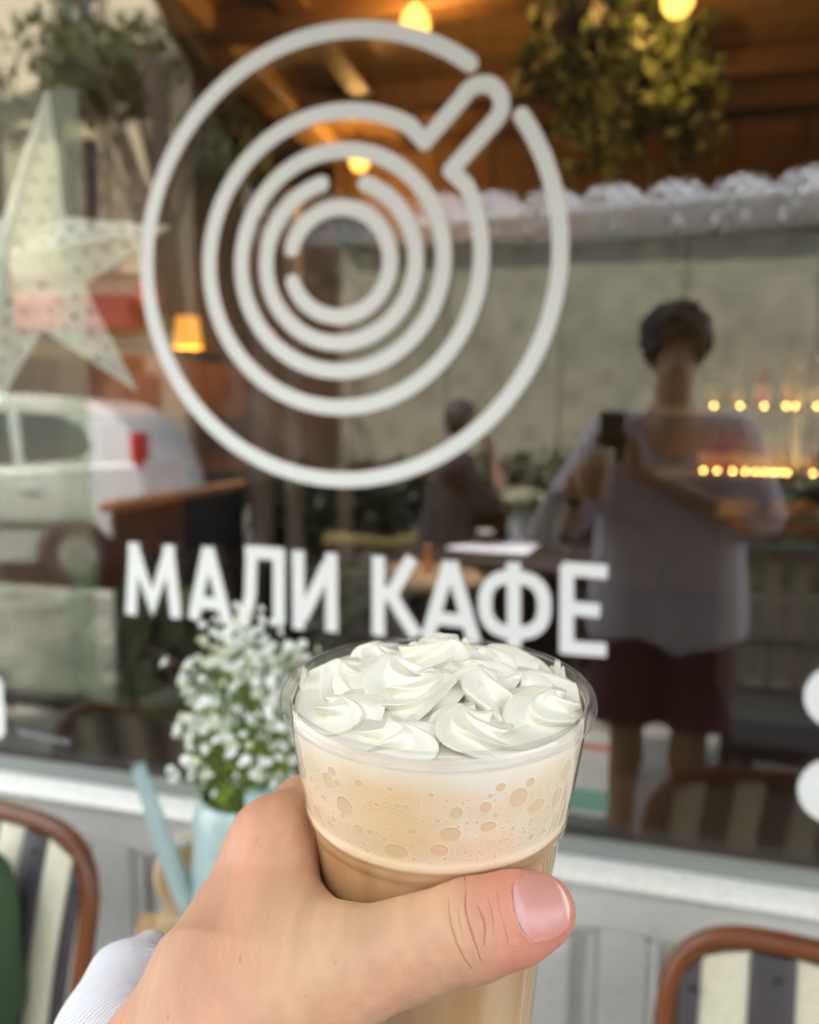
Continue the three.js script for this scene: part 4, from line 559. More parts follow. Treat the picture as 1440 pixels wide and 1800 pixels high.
    const bl = merge(Array.from({ length: 5 }, (_, k) => { const a = k * 1.2566; return new THREE.SphereGeometry(0.0024, 6, 4).scale(1, 0.55, 1).translate(Math.cos(a) * 0.0023, 0, Math.sin(a) * 0.0023); }).concat([new THREE.SphereGeometry(0.0021, 6, 4).translate(0, 0.001, 0)]));
    const im = new THREE.InstancedMesh(bl, std(lin(0.86, 0.87, 0.80), 0.75), tips.length), m = new THREE.Matrix4(), q = new THREE.Quaternion(); tips.forEach((p, i) => { q.setFromEuler(new THREE.Euler(r() * 2, r() * 6, r() * 2)); const s = 0.95 + 0.85 * r(); m.compose(p, q, V(s, s, s)); im.setMatrixAt(i, m); im.setColorAt(i, r() < 0.14 ? new THREE.Color().setRGB(0.72, 0.74, 0.5) : new THREE.Color(1, 1, 1)); }); im.name = 'blossoms'; im.userData.kind = 'stuff'; im.castShadow = true; t.add(im);
    leaves('leaves', t, 1500, (q2) => { const a = q2() * 6.28, u = Math.cbrt(q2()); const p = V(Math.cos(a) * 0.075 * u, -0.01 + q2() * 0.19, Math.sin(a) * 0.07 * u); return p.lerp(cen, 0.25 + 0.35 * (p.y / 0.2)); }, phys(lin(0.32, 0.42, 0.07), { roughness: 0.7, transmission: 0.4, thickness: 0 }), 88, 0.02, (q2, k) => new THREE.Color().setRGB(k, k, k * 0.8)); }
  // round wooden table sign on its foot
  { const p = atY(318, 1640, 0.7505), t = thing('wooden_table_marker', 'round light-wood disc standing on a small wooden foot on the table', 'table marker', V(p.x, 0.7505, p.z), R(28)), wd = std(lin(0.50, 0.34, 0.18), 0.5, { map: woodTone(1, 0.97, 0.92) });
    part('disc', new THREE.CylinderGeometry(0.05, 0.05, 0.018, 40).rotateX(Math.PI / 2 - 0.15).translate(0.022, 0.088, 0), wd, t); part('rim', new THREE.TorusGeometry(0.049, 0.0075, 12, 48).rotateX(-0.15).translate(0.022, 0.088, 0.0), std(lin(0.62, 0.45, 0.26), 0.45), t); part('foot', rb(0.12, 0.02, 0.06, 0.006, 0.0, 0.01, 0), wd, t); part('clip', rb(0.05, 0.022, 0.03, 0.005, -0.005, 0.026, 0.012), std(lin(0.55, 0.4, 0.22), 0.5), t); }
}
// ------------------------------------------------------------------ the clear cup, its iced coffee and the whipped cream
const camR = V(1, 0, 0).applyQuaternion(camera.quaternion);
const RIM = atD(770, 1205, 0.2395);
const frontH = CAM.clone().sub(RIM).setY(0).normalize();
const cupUp = V(0, 1, 0).multiplyScalar(Math.cos(R(2.4))).add(frontH.clone().multiplyScalar(Math.sin(R(2.4)))).normalize();
const cupX = cupUp.clone().cross(frontH).normalize(), cupZ = cupX.clone().cross(cupUp).normalize();
const CUP_H = 0.128, cupM = new THREE.Matrix4().makeBasis(cupX, cupUp, cupZ), cupBase = RIM.clone().addScaledVector(cupUp, -CUP_H);
// radius of the wall at depth h under the rim, in metres
const wallPts = [[0.0, 0.0447], [0.008, 0.0444], [0.0156, 0.0436], [0.026, 0.0421], [0.0335, 0.0404], [0.0355, 0.0410], [0.0372, 0.0397], [0.0388, 0.0401], [0.041, 0.0388], [0.0447, 0.0382], [0.0675, 0.0350], [0.1063, 0.0321], [0.122, 0.0309], [0.128, 0.0303]];
const wallR = (h) => { for (let i = 1; i < wallPts.length; i++) if (h <= wallPts[i][0]) { const a = wallPts[i - 1], b = wallPts[i]; return a[1] + (b[1] - a[1]) * (h - a[0]) / (b[0] - a[0]); } return 0.0303; };
const cupAt = (h, phi, out = 0) => { const r = wallR(h) + out; return RIM.clone().addScaledVector(cupUp, -h).addScaledVector(cupX, Math.sin(phi) * r).addScaledVector(cupZ, Math.cos(phi) * r); };   // phi 0 faces the camera, + is to the right
function inCup(o) { o.position.copy(cupBase); o.quaternion.setFromRotationMatrix(cupM); return o; }
{
  const cup = inCup(thing('plastic_cup', 'clear plastic takeaway cup of iced coffee held in a hand', 'cup'));
  const clear = phys(0xffffff, { transmission: 1, roughness: 0.03, thickness: 0, ior: 1.5 });
  const dense = []; for (let h = 0.003; h <= 0.128; h += 0.0008) dense.push([wallR(h), CUP_H - h]); dense.reverse(); dense.unshift([0, 0.001]);
  part('wall', lathe(dense, 128), clear, cup);
  const solid = phys(lin(0.97, 0.97, 0.97), { transmission: 0.98, roughness: 0.035, thickness: 0, ior: 1.5 });
  const y = CUP_H; const pr = [[0.0440, y - 0.0035], [0.0441, y - 0.001], [0.0446, y + 0.0004], [0.0455, y + 0.0009], [0.0465, y + 0.0006], [0.0473, y - 0.0006], [0.0476, y - 0.0022], [0.0472, y - 0.0038], [0.0463, y - 0.0047], [0.0454, y - 0.0044], [0.0451, y - 0.0036]];
  part('rim', lathe(pr, 160), solid, cup);

  // drink: 1 at the top of the texture is the surface, u 0.5 faces the camera
  const TW = 2048, TH = 1024, cv = document.createElement('canvas'); cv.width = TW; cv.height = TH; const c = cv.getContext('2d');
  const cb = document.createElement('canvas'); cb.width = TW; cb.height = TH; const d = cb.getContext('2d'); d.fillStyle = '#808080'; d.fillRect(0, 0, TW, TH);
  const HT = 0.122, yOf = (h) => (h - 0.006) / HT * TH, xOf = (phi) => (0.5 + phi / (2 * Math.PI)) * TW, r = mulberry(515), mm = TH / (HT * 1000), mx = TW / (2 * Math.PI * 38);
  const im = c.createImageData(TW, TH);
  const fa = fbm(5, 6, 5), fb2 = fbm(15, 3, 4), fc = fbm(25, 24, 3);
  for (let j = 0; j < TH; j++) for (let i = 0; i < TW; i++) {
    const u = i / TW, v = j / TH, h = 6 + v * 122, o = (j * TW + i) * 4; let k = Math.max(0, Math.min(1, (h - 35.5 - 3 * (fb2(u * 2, 0.3) - 0.5)) / 2.2));
    const foam = [232, 211, 180], s = fa(u * 3, v * 0.35), s2 = fb2(u * 4, v * 0.6), t = Math.max(0, Math.min(1, (s - 0.36) * 3.2)), pale = [200, 170, 130], tanc = [168, 116, 68], lat = pale.map((a, q) => a + (tanc[q] - a) * (0.3 * t + 0.7 * Math.max(0, Math.min(1, (s2 - 0.35) * 3))));
    const w = Math.max(0, Math.min(1, (fb2(u * 2.3 + 0.3, v * 1.4) - 0.5) * 5)) * (h < 33 ? 1 : 0), warm = Math.max(0, Math.min(1, (fb2(u * 3 + 0.6, v * 2 + 0.4) - 0.5) * 4));
    for (let q = 0; q < 3; q++) { let f = foam[q] + ([242, 233, 213][q] - foam[q]) * Math.max(0, 1 - (h - 6) / (5 + 5 * fb2(u * 5, 0.8))) + (q === 2 ? -26 : q === 1 ? -10 : 0) * warm; f += ([240, 236, 228][q] - f) * w; im.data[o + q] = f + (lat[q] - f) * k + (fc(u * 2, v) - 0.5) * 6; } im.data[o + 3] = 255;
  }
  c.putImageData(im, 0, 0);
  const bubble = (phi, h, rx, ry) => { const x = xOf(phi), yy = yOf(h), a = rx * mx, b = ry * mm; const g = c.createRadialGradient(x, yy, 0, x, yy, 1); c.save(); c.translate(x, yy); c.scale(a, b); c.fillStyle = 'rgba(242,228,204,0.5)'; c.beginPath(); c.arc(0, 0, 1 + 0.22 / Math.max(rx, 0.5), 0, 7); c.fill(); c.fillStyle = `rgba(${206 + r() * 16},${174 + r() * 16},${130 + r() * 18},0.7)`; c.beginPath(); c.arc(0, 0, 1, 0, 7); c.fill(); c.fillStyle = 'rgba(222,196,158,0.6)'; c.beginPath(); c.arc(0.15, 0.12, 0.72, 0, 7); c.fill(); c.restore();
    d.save(); d.translate(x, yy); d.scale(a, b); d.fillStyle = '#c8c8c8'; d.beginPath(); d.arc(0, 0, 1 + 0.3 / Math.max(rx, 0.5), 0, 7); d.fill(); d.fillStyle = '#404040'; d.beginPath(); d.arc(0, 0, 0.92, 0, 7); d.fill(); d.restore(); };
  const put = []; const tryB = (phi, h, s, sq = 1) => { for (const p of put) if (Math.hypot((phi - p[0]) * 38, h - p[1]) < s + p[2] + 0.15) return; put.push([phi, h, s]); bubble(phi, h / 1000, s * (0.9 + 0.25 * r()), s * sq * (0.85 + 0.25 * r())); };
  for (const [px, h, s, q] of [[-0.26, 41.5, 3.3, 0.75], [0.02, 39.5, 2.4, 0.8], [0.09, 34, 2.2, 1], [0.33, 32.5, 2.2, 0.75], [0.52, 25, 2.6, 1.05], [0.68, 30, 3.1, 0.62], [0.98, 24, 2.6, 1.25], [0.9, 31, 2.2, 1.2], [-0.62, 31, 2.5, 1.2], [-0.52, 37, 1.3, 1], [-0.48, 35.5, 1.2, 1], [0.3, 26, 1.6, 1], [0.24, 24, 1.4, 1.1], [0.12, 27, 1.7, 1.1], [-0.75, 25, 2, 1.2], [-0.7, 21, 1.3, 1], [0.6, 21, 1.2, 1], [0.4, 24.5, 1.9, 0.8]]) tryB(px, 8 + (h - 17) * 0.92, s, q);
  for (let i = 0; i < 5200; i++) { const phi = (r() * 2 - 1) * Math.PI, h = 10 + 23 * Math.sqrt(r()), big = r(); tryB(phi, h, big < 0.03 ? 1.6 + 1.4 * r() : big < 0.15 ? 0.6 + 0.6 * r() : 0.18 + 0.32 * r() * r()); }
  const mapT = new THREE.CanvasTexture(cv); mapT.colorSpace = THREE.SRGBColorSpace; mapT.wrapS = THREE.RepeatWrapping; const bumpT = new THREE.CanvasTexture(cb); bumpT.wrapS = THREE.RepeatWrapping;
  const drink = inCup(thing('iced_coffee', 'milky tan iced coffee with a bubbly foam band in the clear cup', 'drink'));
  const pd = []; for (let i = 0; i <= 90; i++) { const h = 0.128 - 0.0012 - (0.1258 - 0.0012) * i / 90; pd.push(new THREE.Vector2(wallR(h) - 0.0007, CUP_H - h)); }
  const lg = new THREE.LatheGeometry(pd, 128, Math.PI, Math.PI * 2); { const uv = lg.attributes.uv, p = lg.attributes.position; for (let i = 0; i < uv.count; i++) uv.setY(i, Math.min(0.999, 1 - (CUP_H - p.getY(i) - 0.006) / HT)); }
  part('coffee', lg, phys(0xffffff, { map: mapT, bumpMap: bumpT, bumpScale: 0.00014, roughness: 0.4 }), drink);
  part('coffee_base', cyl(0.0294, 0.0294, 0.0008, 0, 0.0014, 0, 64), std(lin(0.6, 0.42, 0.25), 0.5), drink);
  part('foam_top', new THREE.CircleGeometry(0.0439, 64).rotateX(-Math.PI / 2).translate(0, CUP_H - 0.0062, 0), std(lin(0.84, 0.74, 0.58), 0.6), drink);

  // whipped cream: a field of piped lobes with creases between them, ruffled ribbons standing on it
  const wc = inCup(thing('whipped_cream', 'piped swirls of white whipped cream topping the iced coffee', 'whipped cream'));
  const q = mulberry(909), lobes = [];
  const ring = (n, rad, R0, H0, ph) => { for (let i = 0; i < n; i++) { const a = ph + 6.2832 * i / n + (q() - 0.5) * 0.3; lobes.push({ x: Math.cos(a) * rad * (0.92 + 0.16 * q()), z: Math.sin(a) * rad * (0.92 + 0.16 * q()), r: R0 * (0.85 + 0.35 * q()), h: H0 * (0.75 + 0.5 * q()), a: a + 1.2 + q(), n: 3 + Math.floor(q() * 3), e: 0.6 + 0.35 * q(), p: q() * 6 }); } };
  ring(7, 33, 15, -1.5, 0.2); ring(5, 19, 16, 1.5, 0.5); lobes.push({ x: -1, z: -10, r: 16, h: 3, a: 0.4, n: 4, e: 0.8, p: 1 });
  const hgt = (x, z) => { const rr = Math.hypot(x, z); let m = -1.5 + 4.0 * Math.cos(Math.min(1, rr / 42) * 1.57); for (const l of lobes) { const ca = Math.cos(l.a), sa = Math.sin(l.a), dx = x - l.x, dz = z - l.z, u = (dx * ca + dz * sa) / l.r, w = (-dx * sa + dz * ca) / (l.r * l.e), dd = u * u + w * w; if (dd < 1) { const ang = Math.atan2(w, u), sw = l.n * ang + l.p + 3.2 * Math.sqrt(dd); const hh = -2 + (l.h + 2) * Math.pow(1 - dd, 0.42) * (0.82 + 0.18 * Math.pow(Math.abs(Math.cos(sw * 0.5)), 0.7)) ; if (hh > m) m = hh; } } return m + 0.5 * (nB(x * 0.02 + 0.5, z * 0.02 + 0.5) - 0.5); };
  const NR = 96, NA = 300, P = [], I = [];
  for (let j = 0; j <= NR; j++) for (let i = 0; i < NA; i++) { const rr = 43.2 * Math.pow(j / NR, 0.75), a = 6.28318 * i / NA, x = Math.cos(a) * rr, z = Math.sin(a) * rr; let y = hgt(x, z); const e = Math.max(0, (rr - 39.6) / 3.6); y = y * (1 - e * e) + (-2.2) * e * e; P.push(x / 1000, CUP_H + (y - 1.5) / 1000, z / 1000); }
  for (let j = 0; j < NR; j++) for (let i = 0; i < NA; i++) { const a = j * NA + i, b = j * NA + (i + 1) % NA; I.push(a, b, a + NA, b, b + NA, a + NA); }
  const g = new THREE.BufferGeometry(); g.setAttribute('position', new THREE.BufferAttribute(new Float32Array(P), 3)); g.setIndex(I); g.computeVertexNormals(); g.setAttribute('uv', new THREE.BufferAttribute(new Float32Array(P.length / 3 * 2), 2));
  const creamM = phys(lin(0.80, 0.765, 0.64), { roughness: 0.36, clearcoat: 0.25, clearcoatRoughness: 0.3, side: THREE.DoubleSide });
  part('swirls', g, creamM, wc);
  const ribbon = (cx, cz, rad, a0, a1, hgtR, waves, leanOut, ph) => {
    const p2 = [], ii = [], NU = 64, NV = 12;
    for (let f = 0; f < 2; f++) for (let iu = 0; iu <= NU; iu++) for (let iv = 0; iv <= NV; iv++) { const t = iu / NU, s = iv / NV, a = a0 + (a1 - a0) * t, env = Math.pow(Math.max(0, Math.sin(Math.PI * t)), 0.45), th = (2.6 * (1 - s) + 0.45) * (f ? 1 : -1) * env + 0.0, fr = Math.sin(a * waves + ph) * 2.1 * s * s, r2 = rad + leanOut * s * s * env + fr + th * 0.5, top = hgtR * env * (0.8 + 0.2 * Math.sin(a * waves * 1.3 + ph)) * s; const x = cx + Math.cos(a) * r2, z = cz + Math.sin(a) * r2, rr = Math.hypot(x, z), lim = Math.min(1, 42.6 / rr); p2.push(x * lim / 1000, CUP_H + (hgt(x * 0.96, z * 0.96) - 4.2 + top) / 1000, z * lim / 1000); }
    const st = NV + 1, half = (NU + 1) * st; for (let f = 0; f < 2; f++) for (let iu = 0; iu < NU; iu++) for (let iv = 0; iv < NV; iv++) { const a = f * half + iu * st + iv; if (f) ii.push(a, a + 1, a + st, a + 1, a + st + 1, a + st); else ii.push(a, a + st, a + 1, a + 1, a + st, a + st + 1); }
    for (let iu = 0; iu < NU; iu++) { const a = iu * st + NV, b = a + half; ii.push(a, a + st, b, b, a + st, b + st); }
    const gg = new THREE.BufferGeometry(); gg.setAttribute('position', new THREE.BufferAttribute(new Float32Array(p2), 3)); gg.setAttribute('uv', new THREE.BufferAttribute(new Float32Array(p2.length / 3 * 2), 2)); gg.setIndex(ii); gg.computeVertexNormals(); part('ruffle', gg, creamM, wc);
  };
  // star-piped dollops, ridged and twisted, tips pulled over
  const dollop = (x, z, y, Rb, Hh, tx, tz, seed) => {
    const q2 = mulberry(seed), nr = 5 + Math.floor(q2() * 2), tw = (q2() < 0.5 ? -1 : 1) * (0.5 + 0.9 * q2()), NU = 44, NV = 120, p2 = [], ii = [], ph0 = q2() * 6, ex = 0.85 + 0.35 * q2(), ea = q2() * 3.14;
    for (let i = 0; i <= NU; i++) for (let k = 0; k <= NV; k++) { const t = i / NU, a = 6.28318 * k / NV, rg = 1 - Math.abs(Math.sin(nr * 0.5 * (a + tw * t * 2.2) + ph0 + 0.5 * Math.sin(3 * a + ph0))), rad = Rb * Math.pow(1 - t, 0.62) * (1.02 + 0.1 * Math.sin(t * 6 + ph0)), g0 = rad * (0.66 + 0.46 * Math.pow(rg, 0.9) * (1 - 0.3 * t)), el = 1 + (ex - 1) * Math.cos(2 * (a - ea)); const px2 = x + Math.cos(a) * g0 * el + tx * t * t, pz2 = z + Math.sin(a) * g0 * el + tz * t * t, py2 = y + Hh * (Math.pow(t, 0.85)) + 1.1 * rg * Math.sin(Math.PI * t) + 0.7 * (nB(px2 * 0.02 + seed, pz2 * 0.02) - 0.5), rr = Math.hypot(px2, pz2), lim = Math.min(1, 42.6 / rr); p2.push(px2 * lim / 1000, CUP_H + py2 / 1000, pz2 * lim / 1000); }
    const st = NV + 1; for (let i = 0; i < NU; i++) for (let k = 0; k < NV; k++) { const a = i * st + k; ii.push(a, a + st, a + 1, a + 1, a + st, a + st + 1); }
    const gg = new THREE.BufferGeometry(); gg.setAttribute('position', new THREE.BufferAttribute(new Float32Array(p2), 3)); gg.setAttribute('uv', new THREE.BufferAttribute(new Float32Array(p2.length / 3 * 2), 2)); gg.setIndex(ii); gg.computeVertexNormals(); part('piped_star', gg, creamM, wc);
  };
  for (let i = 0; i < 9; i++) { const a = 0.35 + 6.2832 * i / 9 + (q() - 0.5) * 0.3, r2 = 27 + 4 * q(), back = -Math.cos(a); dollop(Math.sin(a) * r2, Math.cos(a) * r2, -5.5, 15 + 3.5 * q(), 8.8 + 2.6 * q() + back * 1.6, (q() - 0.5) * 12, (q() - 0.5) * 10, 300 + i); }
  for (let i = 0; i < 5; i++) { const a = 0.9 + 6.2832 * i / 5 + (q() - 0.5) * 0.4, r2 = 12 + 4 * q(); dollop(Math.sin(a) * r2, Math.cos(a) * r2, -2.5, 14 + 3 * q(), 9.5 + 3 * q(), (q() - 0.5) * 12, (q() - 0.5) * 10, 340 + i); }
  dollop(-3, -12, -1, 16, 13, 6, 4, 391); ribbon(22, -12, 15, 3.4, 6.2, 7, 2, 4, 0.2); ribbon(-2, -16, 15, 2.6, 5.4, 7, 2, 4, 2.2);
  // thin torn wisps smeared up the inside of the wall
  for (const [ph, w] of [[3.0, 0.4], [2.0, 0.3], [-1.75, 0.22]]) { const p2 = [], ii = [], N = 26; for (let f = 0; f < 2; f++) for (let i = 0; i <= N; i++) { const a = ph + w * (i / N - 0.5) * 2 * 0.5, top = Math.max(0.5, 6.5 * Math.pow(Math.max(0, Math.sin(Math.PI * i / N)), 0.8) * (0.35 + 1.1 * nC(i * 0.13 + ph, 0.5))); for (const [s, rr] of [[0, 42.0], [0.6, 43.0], [1, 43.5]]) { const R2 = rr - (f ? 1.0 * (1 - s) + 0.25 : 0) - 0.2; p2.push(Math.sin(a) * R2 / 1000, CUP_H + (-6.5 + s * (top + 2)) / 1000, Math.cos(a) * R2 / 1000); } }
    const half = (N + 1) * 3; for (let f = 0; f < 2; f++) for (let i = 0; i < N; i++) for (let s = 0; s < 2; s++) { const a = f * half + i * 3 + s; ii.push(a, a + 3, a + 1, a + 1, a + 3, a + 4); } const gg = new THREE.BufferGeometry(); gg.setAttribute('position', new THREE.BufferAttribute(new Float32Array(p2), 3)); gg.setAttribute('uv', new THREE.BufferAttribute(new Float32Array(p2.length / 3 * 2), 2)); gg.setIndex(ii); gg.computeVertexNormals(); part('wisp', gg, creamM, wc); }
}
// ------------------------------------------------------------------ the photographer: the left hand holds the cup, the glass mirrors the rest
{
  const D = (px, py, d) => atD(px, py, d);
  // ---- left hand
  const T0 = D(330, 1890, 0.195), T1 = D(606, 1703, 0.2), T2 = D(832, 1633, 0.2012), T2b = D(905, 1613, 0.2028), T3 = D(951, 1601, 0.2045);
  const I0 = D(286, 1965, 0.215), I1 = D(480, 1482, 0.243), W0 = D(322, 1985, 0.222);
  const EL = V(-0.135, 1.165, 1.30), SHL = V(-0.03, 1.42, 1.47);
  const thumb = union([cone(T0, T1, 0.0165, 0.0135), cone(T1, T2, 0.0132, 0.0116), cone(T2, T2b, 0.0114, 0.0106), cone(T2b, T3, 0.0106, 0.0089)], 0.004);
  const M3 = D(462, 1560, 0.266), M4 = D(452, 1650, 0.272), M5 = D(445, 1735, 0.27);
  const palm = union([cone(I0, I1, 0.0185, 0.0122), cone(W0, M3, 0.020, 0.0118), cone(D(315, 2000, 0.228), M4, 0.02, 0.0118), cone(D(330, 2010, 0.235), M5, 0.018, 0.011),
    cone(D(400, 1720, 0.214), D(472, 1585, 0.233), 0.0200, 0.0085), cone(D(478, 1575, 0.233), D(555, 1695, 0.2105), 0.0062, 0.0105), cone(D(420, 1840, 0.204), D(520, 1740, 0.208), 0.0225, 0.015), cone(D(462, 1650, 0.224), D(545, 1705, 0.209), 0.0125, 0.012)], 0.016);
  const fing = [
    chain([[I1, 0.0117], [cupAt(0.052, -1.95, 0.0112), 0.0102], [cupAt(0.049, -2.7, 0.0092), 0.0089], [cupAt(0.050, -3.25, 0.0082), 0.0076]]),
    chain([[M3, 0.0118], [cupAt(0.069, -1.85, 0.0125), 0.0104], [cupAt(0.068, -2.6, 0.0098), 0.0092], [cupAt(0.069, -3.2, 0.0084), 0.008]]),
    chain([[M4, 0.0112], [cupAt(0.087, -1.85, 0.012), 0.01], [cupAt(0.086, -2.6, 0.0094), 0.0088], [cupAt(0.087, -3.15, 0.008), 0.0076]]),
    chain([[M5, 0.0102], [cupAt(0.104, -1.75, 0.011), 0.0088], [cupAt(0.103, -2.4, 0.0084), 0.0078], [cupAt(0.104, -2.85, 0.0072), 0.0068]])].map((l) => union(l, 0.003));
  const fore = union([cone(I0.clone().lerp(W0, 0.5), I0.clone().lerp(EL, 0.5), 0.0255, 0.036), cone(I0.clone().lerp(EL, 0.5), EL, 0.036, 0.043)], 0.02);
  const handF = (x, y, z) => { let d = palm(x, y, z); for (const f of fing) d = smin(d, f(x, y, z), 0.009); d = smin(d, thumb(x, y, z), 0.009); return smin(d, fore(x, y, z), 0.026); };
  const march = (px, py, from = 0.12) => { const dir = ray(px, py).normalize(), p = CAM.clone().addScaledVector(dir, from); for (let i = 0; i < 160; i++) { const d = handF(p.x, p.y, p.z); if (Math.abs(d) < 2e-5) break; p.addScaledVector(dir, Math.min(d, 0.02) * 0.8); } return p; };
  const grad = (p) => { const e = 0.0004; return V(handF(p.x + e, p.y, p.z) - handF(p.x - e, p.y, p.z), handF(p.x, p.y + e, p.z) - handF(p.x, p.y - e, p.z), handF(p.x, p.y, p.z + e) - handF(p.x, p.y, p.z - e)).normalize(); };
  const U = (p) => [(p.clone().sub(RIM).dot(cupX) + 0.14) / 0.2, (p.clone().sub(RIM).dot(cupUp) + 0.17) / 0.2];   // planar, in the cup's own axes
  // nail outline
  const nailPx = [[904, 1556], [920, 1543], [942, 1537], [962, 1541], [980, 1554], [994, 1575], [1000, 1598], [997, 1622], [985, 1636], [962, 1645], [937, 1649], [922, 1638], [909, 1612], [903, 1585]];
  const nailC = march(950, 1594), nailB = nailPx.map((p) => march(...p)), nailCurve = new THREE.CatmullRomCurve3(nailB, true, 'centripetal'), NB = nailCurve.getPoints(72), NBu = NB.map(U);
  const inNail = (u, v) => { let c = false; for (let i = 0, j = NBu.length - 1; i < NBu.length; j = i++) if ((NBu[i][1] > v) !== (NBu[j][1] > v) && u < (NBu[j][0] - NBu[i][0]) * (v - NBu[i][1]) / (NBu[j][1] - NBu[i][1]) + NBu[i][0]) c = !c; return c; };
  const lo = V(-0.2, 1.27, 0.84), hi = V(0.055, 1.43, 1.03), HC = 0.00085;
  const hg = nets(handF, lo, hi, HC);
  { const p = hg.attributes.position, n = hg.attributes.normal, uv = hg.attributes.uv, col = new Float32Array(p.count * 3), v = V(), tipC = T3.clone().lerp(T2b, 0.3);
    for (let i = 0; i < p.count; i++) {
      v.fromBufferAttribute(p, i); const [a, b] = U(v); uv.setXY(i, a, b);
      const dc = v.distanceTo(nailC); if (dc < 0.02) { let dm = 1; for (const q of NB) dm = Math.min(dm, v.distanceTo(q)); const s = inNail(a, b) && n.getX(i) * cupZ.x + n.getY(i) * cupZ.y + n.getZ(i) * cupZ.z > 0 ? -0.00085 * Math.min(1, dm / 0.0008) : 0.0005 * Math.exp(-((dm / 0.0011) ** 2)); p.setXYZ(i, v.x + n.getX(i) * s, v.y + n.getY(i) * s, v.z + n.getZ(i) * s); }
      // the skin itself is redder over the finger end and knuckles
      const tipK = Math.max(0, 1 - v.distanceTo(tipC) / 0.024), kn = Math.max(0, 1 - v.distanceTo(T2) / 0.02) * 0.35 + Math.max(0, 1 - v.distanceTo(I1) / 0.025) * 0.25 + Math.max(0, 1 - v.distanceTo(D(700, 1740, 0.19)) / 0.02) * 0.2, m = nA(a * 1.3, b * 1.3) - 0.5, mr = nB(a * 0.7 + 0.2, b * 0.7) - 0.5, k = Math.min(1, Math.pow(tipK, 0.7) * 1.15 + kn + Math.max(0, mr) * 1.6);
      col[i * 3] = 0.60 * (1 + 0.12 * m) + 0.07 * k; col[i * 3 + 1] = (0.375 - 0.14 * k) * (1 + 0.16 * m); col[i * 3 + 2] = (0.222 - 0.05 * k) * (1 + 0.10 * m);
    }
    hg.setAttribute('color', new THREE.BufferAttribute(col, 3)); hg.computeVertexNormals();
  }
  // skin print: creases over the thumb joint, fine wrinkles, pores
  const S = 1536, ca = document.createElement('canvas'), cbm = document.createElement('canvas'); ca.width = ca.height = cbm.width = cbm.height = S; const c = ca.getContext('2d'), d = cbm.getContext('2d');
  { const a = c.createImageData(S, S), b = d.createImageData(S, S), f1 = fbm(201, 64, 2), f2 = fbm(202, 16, 2), f3 = fbm(203, 128, 1);
    for (let j = 0; j < S; j++) for (let i = 0; i < S; i++) { const u = i / S, v = j / S, o = (j * S + i) * 4, m = 1 + 0.10 * (f2(u, v) - 0.5) + 0.08 * (f1(u, v) - 0.5); a.data[o] = 247 * m; a.data[o + 1] = 244 * m; a.data[o + 2] = 242 * m; a.data[o + 3] = 255; const w = Math.abs(f1(u * 0.9 + v * 0.35, v * 2.2 - u * 0.5) - 0.5) * 2, h = 150 + 62 * (f3(u, v) - 0.5) + 26 * Math.min(1, w * 4); b.data[o] = b.data[o + 1] = b.data[o + 2] = h; b.data[o + 3] = 255; }
    c.putImageData(a, 0, 0); d.putImageData(b, 0, 0);
    const line = (pts, w, al, jit = 1.5) => { const r = mulberry(Math.round(pts[0][0] * 7 + w * 31)), q = new THREE.CatmullRomCurve3(pts.map((p) => march(...p))).getPoints(26).map((p) => { const [x, y] = U(p); return [x * S + (r() - 0.5) * jit, (1 - y) * S + (r() - 0.5) * jit]; });
      for (const [cx, st, ww] of [[c, `rgba(168,84,58,${al * 0.24})`, w * 0.75], [d, `rgba(0,0,0,${al})`, w * 1.0]]) { cx.lineCap = cx.lineJoin = 'round'; for (let i = 0; i + 1 < q.length; i++) { const t = i / (q.length - 2); cx.strokeStyle = st; cx.lineWidth = ww * (0.35 + 0.65 * Math.sin(Math.PI * Math.min(0.97, Math.max(0.03, t)))); cx.beginPath(); cx.moveTo(...q[i]); cx.lineTo(...q[i + 1]); cx.stroke(); } } };
    line([[789, 1578], [793, 1625], [807, 1668], [827, 1702]], 4, 0.75); line([[819, 1561], [819, 1601], [830, 1644], [847, 1693]], 5, 0.95); line([[841, 1594], [852, 1626], [850, 1664]], 4, 0.8); line([[858, 1577], [865, 1608], [868, 1646]], 2.5, 0.5); line([[881, 1606], [889, 1640], [893, 1664]], 2.5, 0.4); line([[805, 1594], [809, 1625], [818, 1660]], 2.5, 0.45); line([[872, 1560], [878, 1590], [880, 1620]], 2.5, 0.3); line([[795, 1640], [812, 1680], [835, 1712]], 2.5, 0.4);
    const r = mulberry(66); for (let i = 0; i < 46; i++) { const x = 640 + r() * 110, y = 1690 + r() * 60; line([[x - 26, y - 12 + r() * 8], [x, y], [x + 24, y + 9]], 1.2, 0.09); }
    for (let i = 0; i < 30; i++) { const x = 470 + r() * 70, y = 1420 + r() * 60; line([[x - 10, y + 8], [x, y], [x + 12, y - 5]], 1.2, 0.09); }
    for (let i = 0; i < 6; i++) { const x = 545 + r() * 60, y = 1590 + r() * 36; line([[x - 20, y - 7], [x, y], [x + 18, y + 10 * r()]], 1.1, 0.06); }
    for (let i = 0; i < 90; i++) { const x = S * (0.1 + 0.5 * r()), y = S * (0.25 + 0.6 * r()); c.fillStyle = `rgba(120,70,50,${0.15 + 0.2 * r()})`; c.beginPath(); c.arc(x, y, 1 + r() * 1.6, 0, 7); c.fill(); } }
  const sMap = new THREE.CanvasTexture(ca); sMap.colorSpace = THREE.SRGBColorSpace; const sBump = new THREE.CanvasTexture(cbm);
  const skin = phys(0xffffff, { vertexColors: true, map: sMap, bumpMap: sBump, bumpScale: 0.00032, roughness: 0.5, specularIntensity: 0.7 });
  // ---- body
  const X0 = 0.165, Z0 = 1.46, flatZ = (f, k = 1.45) => (x, y, z) => f(x, y, (z - Z0) * k) / 1.2;
